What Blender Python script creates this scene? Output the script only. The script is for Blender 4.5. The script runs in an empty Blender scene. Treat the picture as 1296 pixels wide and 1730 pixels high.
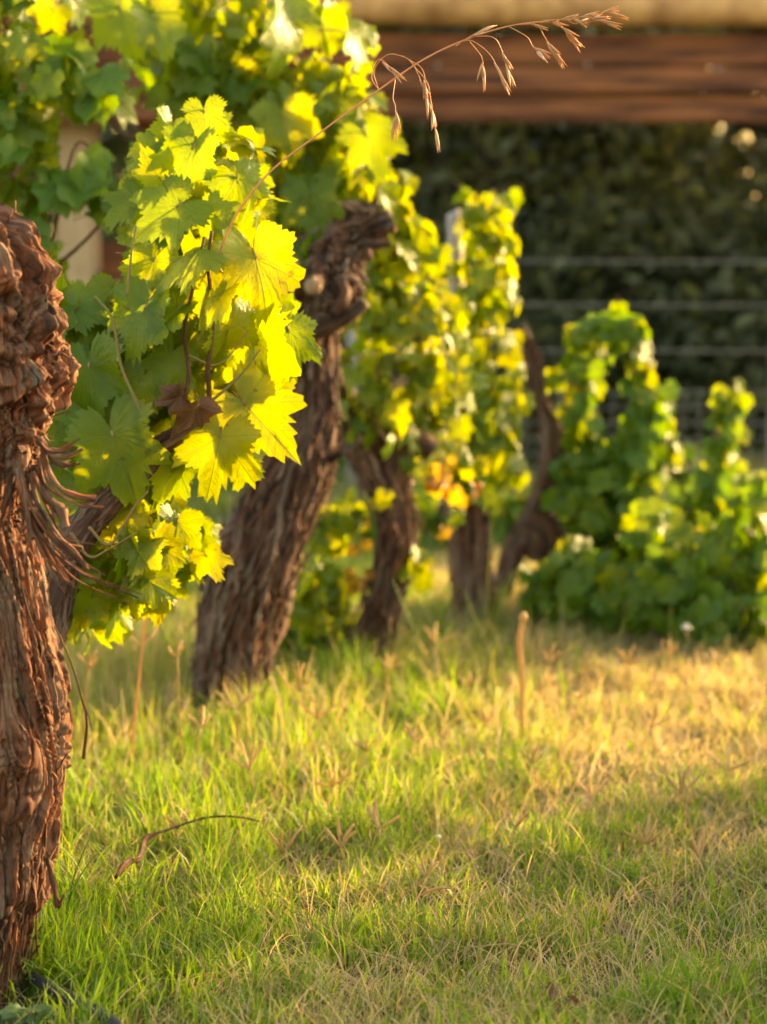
import bpy, math, random
import numpy as np
from mathutils import Vector, Matrix

random.seed(7)
RNG = np.random.default_rng(11)
S = bpy.context.scene
COL = S.collection

# ------------------------------------------------------------------ camera
LENS, CAMZ, TILT = 85.0, 1.12, 6.66
cam = bpy.data.cameras.new('camera')
cam.sensor_fit = 'VERTICAL'
cam.sensor_height = 36.0
cam.sensor_width = 27.0
cam.lens = LENS
cam.clip_start = 0.05
cam.clip_end = 600
cam.dof.use_dof = True
cam.dof.focus_distance = 3.76
cam.dof.aperture_fstop = 3.1
cam_ob = bpy.data.objects.new('camera', cam)
cam_ob.location = (0, 0, CAMZ)
cam_ob.rotation_euler = (math.radians(90 - TILT), 0, 0)
COL.objects.link(cam_ob)
S.camera = cam_ob

# ------------------------------------------------------------------ world and sun
SUN_EL, SUN_AZ = 14.0, 50.0          # azimuth measured from +Y (away from the camera) towards +X
w = bpy.data.worlds.new('World')
S.world = w
w.use_nodes = True
nt = w.node_tree
nt.nodes.clear()
sky = nt.nodes.new('ShaderNodeTexSky')
sky.sky_type = 'NISHITA'
sky.sun_disc = False
sky.sun_elevation = math.radians(SUN_EL)
sky.sun_rotation = math.radians(SUN_AZ)
sky.air_density = 1.0
sky.dust_density = 3.0
sky.ozone_density = 0.6
bg = nt.nodes.new('ShaderNodeBackground')
bg.inputs['Strength'].default_value = 0.15
wo = nt.nodes.new('ShaderNodeOutputWorld')
nt.links.new(sky.outputs[0], bg.inputs[0])
nt.links.new(bg.outputs[0], wo.inputs[0])
sd = bpy.data.lights.new('sun', 'SUN')
sd.energy = 2.7
sd.angle = math.radians(1.0)
sd.color = (1.0, 0.74, 0.44)
so = bpy.data.objects.new('sun', sd)
ce = math.cos(math.radians(SUN_EL))
SUNDIR = Vector((math.sin(math.radians(SUN_AZ)) * ce, math.cos(math.radians(SUN_AZ)) * ce, math.sin(math.radians(SUN_EL))))
so.rotation_euler = SUNDIR.to_track_quat('Z', 'Y').to_euler()
so.location = (6, 6, 5)
COL.objects.link(so)
S.render.engine = 'CYCLES'
S.view_settings.view_transform = 'Standard'
S.view_settings.look = 'None'
S.view_settings.gamma = 1.0
S.view_settings.exposure = 2.45
S.view_settings.use_curve_mapping = False
try:
    S.view_settings.use_white_balance = True
    S.view_settings.white_balance_temperature = 9300
    S.view_settings.white_balance_tint = 12
except Exception:
    pass

# ------------------------------------------------------------------ pixel to world
K = 36.0 / LENS / 1730.0
ct, st = math.cos(math.radians(TILT)), math.sin(math.radians(TILT))
def P(px, py, Y):
    a = (px - 648) * K
    b = -(py - 865) * K
    dy = ct + b * st
    dz = b * ct - st
    return np.array([a * Y / dy, Y, CAMZ + dz * Y / dy])
def G(px, py, z=0.0):
    a = (px - 648) * K
    b = -(py - 865) * K
    dy = ct + b * st
    dz = b * ct - st
    t = (z - CAMZ) / dz
    return np.array([a * t, dy * t, z])
def px_m(Y):
    return K * Y
def proj(p):
    a, q, b = p[0], p[1], p[2] - CAMZ
    f = q * ct - b * st
    u = q * st + b * ct
    return 648 + a / f / K, 865 - u / f / K
# gaps in the foliage where the post and the dark behind it show through
GAPS = [(88, 185, 175, 275), (90, 375, 225, 500), (175, 205, 232, 300)]

# ------------------------------------------------------------------ noise (vectorised gradient noise)
_perm = np.random.default_rng(3).permutation(256)
_perm = np.concatenate([_perm, _perm, _perm])
_grad = np.random.default_rng(4).normal(size=(256, 3))
_grad /= np.linalg.norm(_grad, axis=1)[:, None]
def pnoise(x, y, z):
    x, y, z = np.broadcast_arrays(np.asarray(x, float), np.asarray(y, float), np.asarray(z, float))
    xi, yi, zi = np.floor(x).astype(int), np.floor(y).astype(int), np.floor(z).astype(int)
    xf, yf, zf = x - xi, y - yi, z - zi
    u, v, t = [f * f * f * (f * (f * 6 - 15) + 10) for f in (xf, yf, zf)]
    def h(i, j, k):
        g = _grad[_perm[_perm[_perm[(xi + i) & 255] + ((yi + j) & 255)] + ((zi + k) & 255)]]
        return g[..., 0] * (xf - i) + g[..., 1] * (yf - j) + g[..., 2] * (zf - k)
    def L(a, b, q):
        return a + (b - a) * q
    return L(L(L(h(0,0,0), h(1,0,0), u), L(h(0,1,0), h(1,1,0), u), v),
             L(L(h(0,0,1), h(1,0,1), u), L(h(0,1,1), h(1,1,1), u), v), t) * 1.6
def fbm(x, y, z, o=3):
    r, a, f = 0, 1, 1
    for i in range(o):
        r = r + a * pnoise(x * f + 17.3 * i, y * f, z * f)
        a *= 0.5
        f *= 2.03
    return r

# ------------------------------------------------------------------ object helpers
def mesh_np(name, verts, faces, uvs=None, attrs=None, smooth=True, mats=(), matidx=None):
    """faces: (n,3) or (n,4) array, or list of such arrays"""
    if isinstance(faces, np.ndarray):
        faces = [faces]
    me = bpy.data.meshes.new(name)
    verts = np.asarray(verts, np.float32)
    loops = np.concatenate([f.ravel() for f in faces]).astype(np.int32)
    sizes = np.concatenate([np.full(len(f), f.shape[1]) for f in faces]).astype(np.int32)
    starts = np.concatenate([[0], np.cumsum(sizes)[:-1]]).astype(np.int32)
    me.vertices.add(len(verts))
    me.vertices.foreach_set('co', verts.ravel())
    me.loops.add(len(loops))
    me.loops.foreach_set('vertex_index', loops)
    me.polygons.add(len(sizes))
    me.polygons.foreach_set('loop_start', starts)
    me.polygons.foreach_set('loop_total', sizes)
    if smooth:
        me.polygons.foreach_set('use_smooth', np.ones(len(sizes), bool))
    if matidx is not None:
        me.polygons.foreach_set('material_index', np.asarray(matidx, np.int32))
    if uvs is not None:
        l = me.uv_layers.new(name='UVMap')
        l.data.foreach_set('uv', np.asarray(uvs, np.float32)[loops].ravel())
    for k, v in (attrs or {}).items():
        a = me.attributes.new(k, 'FLOAT', 'POINT')
        a.data.foreach_set('value', np.asarray(v, np.float32))
    for m in mats:
        me.materials.append(m)
    me.update(calc_edges=True)
    me.validate()
    return me

def ob(name, me, parent=None, loc=None, mat=None):
    o = bpy.data.objects.new(name, me)
    COL.objects.link(o)
    if parent is not None:
        o.parent = parent
        o.location = Vector(loc) if loc is not None else -parent.location
    elif loc is not None:
        o.location = loc
    if mat is not None and me is not None and not me.materials:
        me.materials.append(mat)
    return o

def thing(name, label, cat, loc, group=None):
    o = bpy.data.objects.new(name, None)
    COL.objects.link(o)
    o.empty_display_size = 0.1
    o.location = Vector(loc)
    tag(o, label, cat, group)
    return o
def tag(o, label, cat, group=None):
    o['label'] = label
    o['category'] = cat
    if group:
        o['group'] = group

class MB:
    """collects vertices / faces of several shapes into one mesh"""
    def __init__(s):
        s.v, s.f3, s.f4, s.uv, s.n = [], [], [], [], 0
        s.at = []
    def add(s, v, f, uv=None, at=0.0):
        v = np.asarray(v, float)
        f = np.asarray(f, int) + s.n
        (s.f3 if f.shape[1] == 3 else s.f4).append(f)
        s.v.append(v)
        s.uv.append(uv if uv is not None else np.zeros((len(v), 2)))
        s.at.append(np.broadcast_to(np.asarray(at, float), (len(v),)))
        s.n += len(v)
    def mesh(s, name, mats=(), smooth=True):
        fs = []
        if s.f3: fs.append(np.concatenate(s.f3))
        if s.f4: fs.append(np.concatenate(s.f4))
        return mesh_np(name, np.concatenate(s.v), fs, np.concatenate(s.uv), {'rnd': np.concatenate(s.at)}, smooth, mats)

def catmull(pts, n):
    pts = np.asarray(pts, float)
    if len(pts) == 2:
        t = np.linspace(0, 1, n)[:, None]
        return pts[0] * (1 - t) + pts[1] * t
    p = np.vstack([2 * pts[0] - pts[1], pts, 2 * pts[-1] - pts[-2]])
    out = []
    m = len(pts) - 1
    for q in np.linspace(0, m, n):
        i = min(int(q), m - 1)
        t = q - i
        a, b, c, d = p[i], p[i+1], p[i+2], p[i+3]
        out.append(0.5 * (2*b + (c - a) * t + (2*a - 5*b + 4*c - d) * t*t + (3*b - a - 3*c + d) * t**3))
    return np.array(out)

def frames(c):
    T = np.gradient(c, axis=0)
    T /= np.linalg.norm(T, axis=1)[:, None] + 1e-12
    N = np.zeros_like(T)
    ref = np.array([0., -1., 0.]) if abs(T[0][1]) < 0.8 else np.array([1., 0., 0.])
    n = ref - T[0] * ref.dot(T[0])
    n /= np.linalg.norm(n)
    for i in range(len(T)):
        n = n - T[i] * n.dot(T[i])
        n /= np.linalg.norm(n) + 1e-12
        N[i] = n
    return T, N, np.cross(T, N)

def tube(pts, radii, seg=8, n=None, disp=None, cap=True, flat=1.0, twist=0.0):
    """swept tube; returns verts, quads, uv. theta 0 faces the camera (-Y)"""
    n = n or max(6, len(pts) * 4)
    pr = np.hstack([np.asarray(pts, float), np.asarray(radii, float)[:, None]])
    cr = catmull(pr, n)
    c, r = cr[:, :3], np.maximum(cr[:, 3], 1e-4)
    T, N, B = frames(c)
    s = np.concatenate([[0], np.cumsum(np.linalg.norm(np.diff(c, axis=0), axis=1))])
    th = np.linspace(0, 2*np.pi, seg, endpoint=False)
    TH, SS = np.meshgrid(th, s)
    R = np.repeat(r[:, None], seg, 1)
    if disp is not None:
        R = R + disp(TH, SS, R, c)
    ang = TH + (twist * SS)
    V = c[:, None, :] + (np.cos(ang) * R)[..., None] * N[:, None, :] + (np.sin(ang) * R * flat)[..., None] * B[:, None, :]
    V = V.reshape(-1, 3)
    i = np.arange(n - 1)[:, None] * seg
    j = np.arange(seg)[None, :]
    j2 = (j + 1) % seg
    q = np.stack([i + j, i + j2, i + seg + j2, i + seg + j], -1).reshape(-1, 4)
    uv = np.stack([(TH * np.mean(r)).ravel(), SS.ravel()], -1)
    if cap:
        V = np.vstack([V, c[0], c[-1]])
        uv = np.vstack([uv, uv[:1], uv[-1:]])
        a = len(V) - 2
        jj = np.arange(seg)
        lo = np.stack([jj * 0 + a, (jj + 1) % seg, jj, jj * 0 + a], -1)[:, [0, 1, 2]]
        hi = np.stack([jj * 0 + a + 1, (n-1)*seg + jj, (n-1)*seg + (jj + 1) % seg], -1)
        return V, q, uv, np.vstack([lo, hi])
    return V, q, uv, None

def tube_into(mb, *a, **k):
    at = k.pop('at', 0.0)
    V, q, uv, caps = tube(*a, **k)
    base = mb.n
    mb.add(V, q, uv, at)
    if caps is not None:
        mb.f3.append(caps + base)
def tube_mesh(name, mat, *a, **k):
    mb = MB()
    tube_into(mb, *a, **k)
    return mb.mesh(name, [mat])

# ------------------------------------------------------------------ materials
def newmat(name):
    m = bpy.data.materials.new(name)
    m.use_nodes = True
    n = m.node_tree
    n.nodes.clear()
    return m, n
class NT:
    def __init__(s, n): s.n = n
    def __call__(s, t, **kw):
        nd = s.n.nodes.new('ShaderNode' + t)
        for k, v in kw.items():
            if k.startswith('_'):
                setattr(nd, k[1:], v)
            else:
                key = int(k[1:]) if (k[0] == 'i' and k[1:].isdigit()) else k.replace('__', ' ')
                if isinstance(v, bpy.types.NodeSocket):
                    s.n.links.new(v, nd.inputs[key])
                else:
                    nd.inputs[key].default_value = v
        return nd
    def math(s, op, a, b=None, c=None, clamp=False):
        kw = {'i0': a}
        if b is not None: kw['i1'] = b
        if c is not None: kw['i2'] = c
        return s('Math', _operation=op, _use_clamp=clamp, **kw).outputs[0]
    def mix(s, f, a, b, blend='MIX'):
        nd = s.n.nodes.new('ShaderNodeMix')
        nd.data_type = 'RGBA'
        nd.blend_type = blend
        for i, v in ((0, f), (6, a), (7, b)):
            if isinstance(v, bpy.types.NodeSocket): s.n.links.new(v, nd.inputs[i])
            else: nd.inputs[i].default_value = (*v, 1) if isinstance(v, tuple) and len(v) == 3 else v
        return nd.outputs[2]
    def ramp(s, f, stops):
        nd = s.n.nodes.new('ShaderNodeValToRGB')
        e = nd.color_ramp.elements
        while len(e) < len(stops): e.new(0.5)
        for x, (p, c) in zip(e, stops):
            x.position = p
            x.color = (*c, 1) if len(c) == 3 else c
        s.n.links.new(f, nd.inputs[0])
        return nd.outputs[0]
    def out(s, sh):
        o = s.n.nodes.new('ShaderNodeOutputMaterial')
        s.n.links.new(sh, o.inputs[0])

def leaf_material(name, stops, tstops, tfac=0.42, rough=0.38, veins=True, spot=0.5):
    m, n = newmat(name)
    N = NT(n)
    info = N('ObjectInfo')
    tc = N('TexCoord')
    uv = tc.outputs['UV']
    rnd = info.outputs['Random']
    off = N('VectorMath', _operation='SCALE', i0=(13.1, 7.7, 3.3), Scale=rnd).outputs[0]
    co = N('VectorMath', _operation='ADD', i0=uv, i1=off).outputs[0]
    no = N('TexNoise', Vector=co, Scale=2.2, Detail=4.0).outputs[0]
    f = N.math('ADD', N.math('MULTIPLY', rnd, 0.75), N.math('MULTIPLY', N.math('SUBTRACT', no, 0.35), 0.7), clamp=True)
    base = N.ramp(f, stops)
    tr = N.ramp(f, tstops)
    bump_h = N('TexNoise', Vector=co, Scale=14.0, Detail=3.0).outputs[0]
    if veins:
        sep = N('SeparateXYZ', Vector=uv)
        x, y = sep.outputs[0], sep.outputs[1]
        vsum = None
        for deg, wd in ((0, .016), (50, .013), (-50, .013), (104, .011), (-104, .011)):
            a = math.radians(deg)
            dx, dy = math.sin(a), math.cos(a)
            s_ = N.math('ADD', N.math('MULTIPLY', x, dx), N.math('MULTIPLY', y, dy))
            t_ = N.math('ABSOLUTE', N.math('SUBTRACT', N.math('MULTIPLY', x, dy), N.math('MULTIPLY', y, dx)))
            main = N.math('SUBTRACT', 1.0, N.math('DIVIDE', t_, wd), clamp=True)
            # side veins leave the main vein at about 45 degrees
            ph = N.math('FRACT', N.math('MULTIPLY', N.math('SUBTRACT', s_, N.math('MULTIPLY', t_, 0.85)), 7.0))
            sv = N.math('SUBTRACT', 1.0, N.math('MULTIPLY', N.math('ABSOLUTE', N.math('SUBTRACT', ph, 0.5)), 12.0), clamp=True)
            lim = N.math('LESS_THAN', t_, N.math('MULTIPLY', s_, 0.42))
            sv = N.math('MULTIPLY', N.math('MULTIPLY', sv, lim), 0.55)
            tot = N.math('MULTIPLY', N.math('MAXIMUM', main, sv), N.math('GREATER_THAN', s_, 0.0))
            vsum = tot if vsum is None else N.math('MAXIMUM', vsum, tot)
        base = N.mix(N.math('MULTIPLY', vsum, 0.45), base, (0.22, 0.26, 0.06))
        tr = N.mix(N.math('MULTIPLY', vsum, 0.65), tr, (0.22, 0.30, 0.03))
        bump_h = N.math('SUBTRACT', N.math('MULTIPLY', bump_h, 0.5), N.math('MULTIPLY', vsum, 0.6))
    # brown spots and chewed marks
    sp = N('TexNoise', Vector=co, Scale=5.0, Detail=2.0).outputs[0]
    spm = N.math('MULTIPLY', N.math('SUBTRACT', sp, 0.66), 14.0, clamp=True)
    spm = N.math('MULTIPLY', spm, spot)
    base = N.mix(spm, base, (0.13, 0.06, 0.02))
    tr = N.mix(spm, tr, (0.16, 0.06, 0.02))
    bump = N('Bump', Strength=0.28, Distance=0.01, Height=bump_h)
    pb = N('BsdfPrincipled')
    n.links.new(base, pb.inputs['Base Color'])
    pb.inputs['Roughness'].default_value = rough
    pb.inputs['Specular IOR Level'].default_value = 0.4
    n.links.new(bump.outputs[0], pb.inputs['Normal'])
    tl = N('BsdfTranslucent')
    n.links.new(tr, tl.inputs[0])
    n.links.new(bump.outputs[0], tl.inputs['Normal'])
    mx = N('MixShader', i0=tfac)
    n.links.new(pb.outputs[0], mx.inputs[1])
    n.links.new(tl.outputs[0], mx.inputs[2])
    N.out(mx.outputs[0])
    return m

LEAF = leaf_material('vine_leaf',
    [(0.0, (.06, .14, .010)), (.45, (.095, .19, .012)), (.8, (.14, .22, .014)), (1, (.19, .23, .02))],
    [(0.0, (.25, .38, .012)), (.45, (.40, .46, .014)), (.8, (.56, .52, .018)), (1, (.66, .54, .02))], tfac=.5)
LEAF_SHADE = leaf_material('vine_leaf_shade',  # greener, less translucent leaf: shade on the right-hand vines put into the colour
    [(0.0, (.055, .14, .014)), (.6, (.08, .18, .015)), (1, (.13, .21, .02))],
    [(0.0, (.13, .30, .015)), (.6, (.22, .38, .015)), (1, (.42, .46, .02))], tfac=.42, rough=.45)
LEAF_OLD = leaf_material('autumn_leaf',
    [(0.0, (.30, .08, .02)), (.4, (.30, .17, .03)), (1, (.22, .20, .03))],
    [(0.0, (.60, .12, .03)), (.4, (.60, .32, .03)), (1, (.62, .46, .03))], tfac=.5)
LEAF_DRY = leaf_material('dry_leaf',
    [(0.0, (.09, .035, .018)), (1, (.20, .09, .04))],
    [(0.0, (.20, .06, .02)), (1, (.30, .12, .04))], tfac=.3, rough=.6)
LEAF_WEED = leaf_material('weed_leaf',
    [(0.0, (.06, .12, .04)), (1, (.12, .20, .07))],
    [(0.0, (.2, .36, .05)), (1, (.3, .45, .08))], tfac=.35, rough=.55, veins=False, spot=.2)

def bark_material(name, dark, mid, red, grey, scale=1.0, bump=1.0, rough=.85):
    m, n = newmat(name)
    N = NT(n)
    tc = N('TexCoord')
    uv = tc.outputs['UV']
    mp = N('Mapping', Vector=uv)
    mp.inputs['Scale'].default_value = (110 * scale, 9 * scale, 1)
    warp = N('TexNoise', Vector=uv, Scale=9.0, Detail=3.0).outputs['Color']
    wv = N('VectorMath', _operation='MULTIPLY_ADD', i0=warp, i1=(3.2, 1.0, 0.0), i2=mp.outputs[0]).outputs[0]
    n1 = N('TexNoise', Vector=wv, Scale=1.0, Detail=7.0, Roughness=.62).outputs[0]
    mp2 = N('Mapping', Vector=uv)
    mp2.inputs['Scale'].default_value = (230 * scale, 9 * scale, 1)
    wv2 = N('VectorMath', _operation='MULTIPLY_ADD', i0=warp, i1=(4.0, 1.0, 0.0), i2=mp2.outputs[0]).outputs[0]
    n2 = N('TexNoise', Vector=wv2, Scale=1.0, Detail=5.0, Roughness=.6).outputs[0]
    mp3 = N('Mapping', Vector=tc.outputs['Object'])
    mp3.inputs['Scale'].default_value = (26, 26, 7)
    n3 = N('TexNoise', Vector=mp3.outputs[0], Scale=1.0, Detail=4.0).outputs[0]
    c = N.ramp(n1, [(.36, dark), (.45, mid), (.55, red), (.64, grey)])
    g = N.math('MULTIPLY', N.math('SUBTRACT', n3, .48), 5.5, clamp=True)
    c = N.mix(N.math('MULTIPLY', g, .75), c, grey)
    c = N.mix(N.math('MULTIPLY', N.math('SUBTRACT', .49, n2), 12.0, clamp=True), c, dark)
    rn = N('Attribute', _attribute_name='rnd').outputs['Fac']
    pc = N.ramp(N.math('FRACT', N.math('MULTIPLY', rn, 5.3)), [(0, dark), (.25, mid), (.5, red), (.72, mid), (1, grey)])
    c = N.mix(.45, c, pc)
    h = N.math('ADD', N.math('MULTIPLY', n1, 1.0), N.math('MULTIPLY', n2, .5))
    bp = N('Bump', Strength=1.0, Distance=.010, Height=h)
    pb = N('BsdfPrincipled')
    n.links.new(c, pb.inputs['Base Color'])
    pb.inputs['Roughness'].default_value = rough
    pb.inputs['Specular IOR Level'].default_value = .3
    n.links.new(bp.outputs[0], pb.inputs['Normal'])
    N.out(pb.outputs[0])
    return m
BARK = bark_material('vine_bark', (.009, .004, .002), (.12, .046, .022), (.30, .088, .032), (.29, .20, .13))
BARK_FAR = bark_material('vine_bark_weathered', (.010, .005, .004), (.085, .042, .027), (.20, .078, .038), (.31, .24, .18), scale=.6)
CANE = bark_material('cane_bark', (.12, .05, .02), (.24, .12, .05), (.34, .17, .07), (.30, .22, .12), scale=2)

def simple(name, col, rough=.7, noise=None, ncol=None, nscale=20, bump=0.0, spec=.4, stretch=(1, 1, 1)):
    m, n = newmat(name)
    N = NT(n)
    tc = N('TexCoord')
    mp = N('Mapping', Vector=tc.outputs['Object'])
    mp.inputs['Scale'].default_value = stretch
    no = N('TexNoise', Vector=mp.outputs[0], Scale=float(nscale), Detail=5.0).outputs[0]
    c = N.ramp(no, [(.35, col), (.65, ncol or col)])
    pb = N('BsdfPrincipled')
    n.links.new(c, pb.inputs['Base Color'])
    pb.inputs['Roughness'].default_value = rough
    pb.inputs['Specular IOR Level'].default_value = spec
    if bump:
        b = N('Bump', Strength=bump, Distance=.01, Height=no)
        n.links.new(b.outputs[0], pb.inputs['Normal'])
    N.out(pb.outputs[0])
    return m
def thin_plant(name, c1, c2, t1, t2, tfac=.35, rough=.5):
    """blade material coloured by the rnd attribute of each blade"""
    m, n = newmat(name)
    N = NT(n)
    a = N('Attribute', _attribute_name='rnd').outputs['Fac']
    base = N.ramp(a, c1)
    tr = N.ramp(a, t1)
    pb = N('BsdfPrincipled')
    n.links.new(base, pb.inputs['Base Color'])
    pb.inputs['Roughness'].default_value = rough
    pb.inputs['Specular IOR Level'].default_value = .35
    tl = N('BsdfTranslucent')
    n.links.new(tr, tl.inputs[0])
    mx = N('MixShader', i0=tfac)
    n.links.new(pb.outputs[0], mx.inputs[1])
    n.links.new(tl.outputs[0], mx.inputs[2])
    N.out(mx.outputs[0])
    return m
GRASS = thin_plant('grass_blades',
    [(0, (.05, .14, .015)), (.38, (.09, .19, .02)), (.62, (.17, .23, .04)), (.74, (.36, .30, .14)), (1, (.50, .41, .24))], None,
    [(0, (.20, .42, .02)), (.38, (.36, .48, .03)), (.62, (.52, .52, .06)), (.74, (.66, .46, .16)), (1, (.70, .52, .24))], None, tfac=.45)
STRAW = thin_plant('straw_stems',
    [(0, (.46, .32, .14)), (1, (.58, .42, .22))], None,
    [(0, (.62, .42, .16)), (1, (.74, .54, .26))], None, tfac=.4, rough=.55)
SEED = thin_plant('dry_seed_husk',
    [(0, (.52, .30, .16)), (1, (.66, .42, .24))], None,
    [(0, (.70, .40, .18)), (1, (.80, .55, .3))], None, tfac=.35, rough=.5)
TREELEAF = thin_plant('tree_leaves',
    [(0, (.05, .065, .035)), (.5, (.11, .13, .065)), (1, (.25, .27, .13))], None,
    [(0, (.10, .11, .02)), (.6, (.22, .24, .03)), (1, (.45, .42, .05))], None, tfac=.4)
STEMG = simple('green_shoot', (.16, .17, .04), .5, ncol=(.26, .13, .05), nscale=30)

# ------------------------------------------------------------------ ground
def ground_h(x, y):
    return 0.018 * fbm(x * .9, y * .9, 0.3, 3) + 0.012 * pnoise(x * 4, y * 4, 2.2)
def build_ground():
    # fine sheet near the camera, wider cells out to the horizon
    xs = np.concatenate([-np.geomspace(250, 3.2, 16), np.linspace(-3, 3, 121), np.geomspace(3.2, 250, 16)])
    ys = np.concatenate([-np.geomspace(120, 1, 10), np.linspace(0, 9, 181), np.geomspace(9.3, 300, 26)])
    X, Y = np.meshgrid(xs, ys)
    Z = ground_h(X, Y) * np.clip((14 - np.hypot(X, Y - 5)) / 5, 0.1, 1)
    V = np.stack([X, Y, Z], -1).reshape(-1, 3)
    nx, ny = len(xs), len(ys)
    i = np.arange(ny - 1)[:, None] * nx
    j = np.arange(nx - 1)[None]
    q = np.stack([i + j, i + j + 1, i + nx + j + 1, i + nx + j], -1).reshape(-1, 4)
    m, n = newmat('soil_and_thatch')
    N = NT(n)
    tc = N('TexCoord')
    o = tc.outputs['Object']
    a = N('TexNoise', Vector=o, Scale=70.0, Detail=6.0, Roughness=.7).outputs[0]
    b = N('TexNoise', Vector=o, Scale=2.4, Detail=4.0).outputs[0]
    c = N.ramp(a, [(.3, (.035, .028, .012)), (.5, (.09, .075, .028)), (.7, (.22, .17, .075))])
    c = N.mix(N.math('MULTIPLY', N.math('SUBTRACT', b, .42), 4.0, clamp=True), c, (.07, .085, .02))
    bp = N('Bump', Strength=.8, Distance=.02, Height=a)
    pb = N('BsdfPrincipled')
    n.links.new(c, pb.inputs['Base Color'])
    pb.inputs['Roughness'].default_value = .95
    n.links.new(bp.outputs[0], pb.inputs['Normal'])
    N.out(pb.outputs[0])
    g = ob('ground', mesh_np('ground', V, q, mats=[m]))
    g['kind'] = 'structure'
build_ground()

# ------------------------------------------------------------------ grass
def blades(n, xy, h, wd, lean, rnd, seg=3, curl=.6, z0=None):
    """vectorised curved blades; returns verts (n*(2seg+1)), faces"""
    x, y = xy
    z = ground_h(x, y) if z0 is None else z0
    az = RNG.uniform(0, 2*np.pi, n)
    face = RNG.uniform(0, 2*np.pi, n)
    base = np.stack([x, y, z - .003], -1)
    d = np.stack([np.cos(az), np.sin(az), np.zeros(n)], -1)
    side = np.stack([np.cos(face), np.sin(face), np.zeros(n)], -1)
    vs = []
    for k in range(seg):
        t = k / seg
        c = base + np.array([0, 0, 1]) * (h * (t - .28 * lean * t * t))[:, None] + d * (h * lean * (t ** 1.8) * curl)[:, None]
        ww = wd * (1 - t * .55) * .5
        vs += [c - side * ww[:, None], c + side * ww[:, None]]
    t = 1.0
    vs.append(base + np.array([0, 0, 1]) * (h * (1 - .28 * lean))[:, None] + d * (h * lean * curl)[:, None])
    V = np.stack(vs, 1)
    m = 2 * seg + 1
    f = []
    for k in range(seg - 1):
        a = 2 * k
        f += [[a, a+1, a+3], [a, a+3, a+2]]
    f.append([2*seg-2, 2*seg-1, 2*seg])
    F = (np.arange(n)[:, None, None] * m + np.array(f)[None]).reshape(-1, 3)
    return V.reshape(-1, 3), F, np.repeat(rnd, m)

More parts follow.
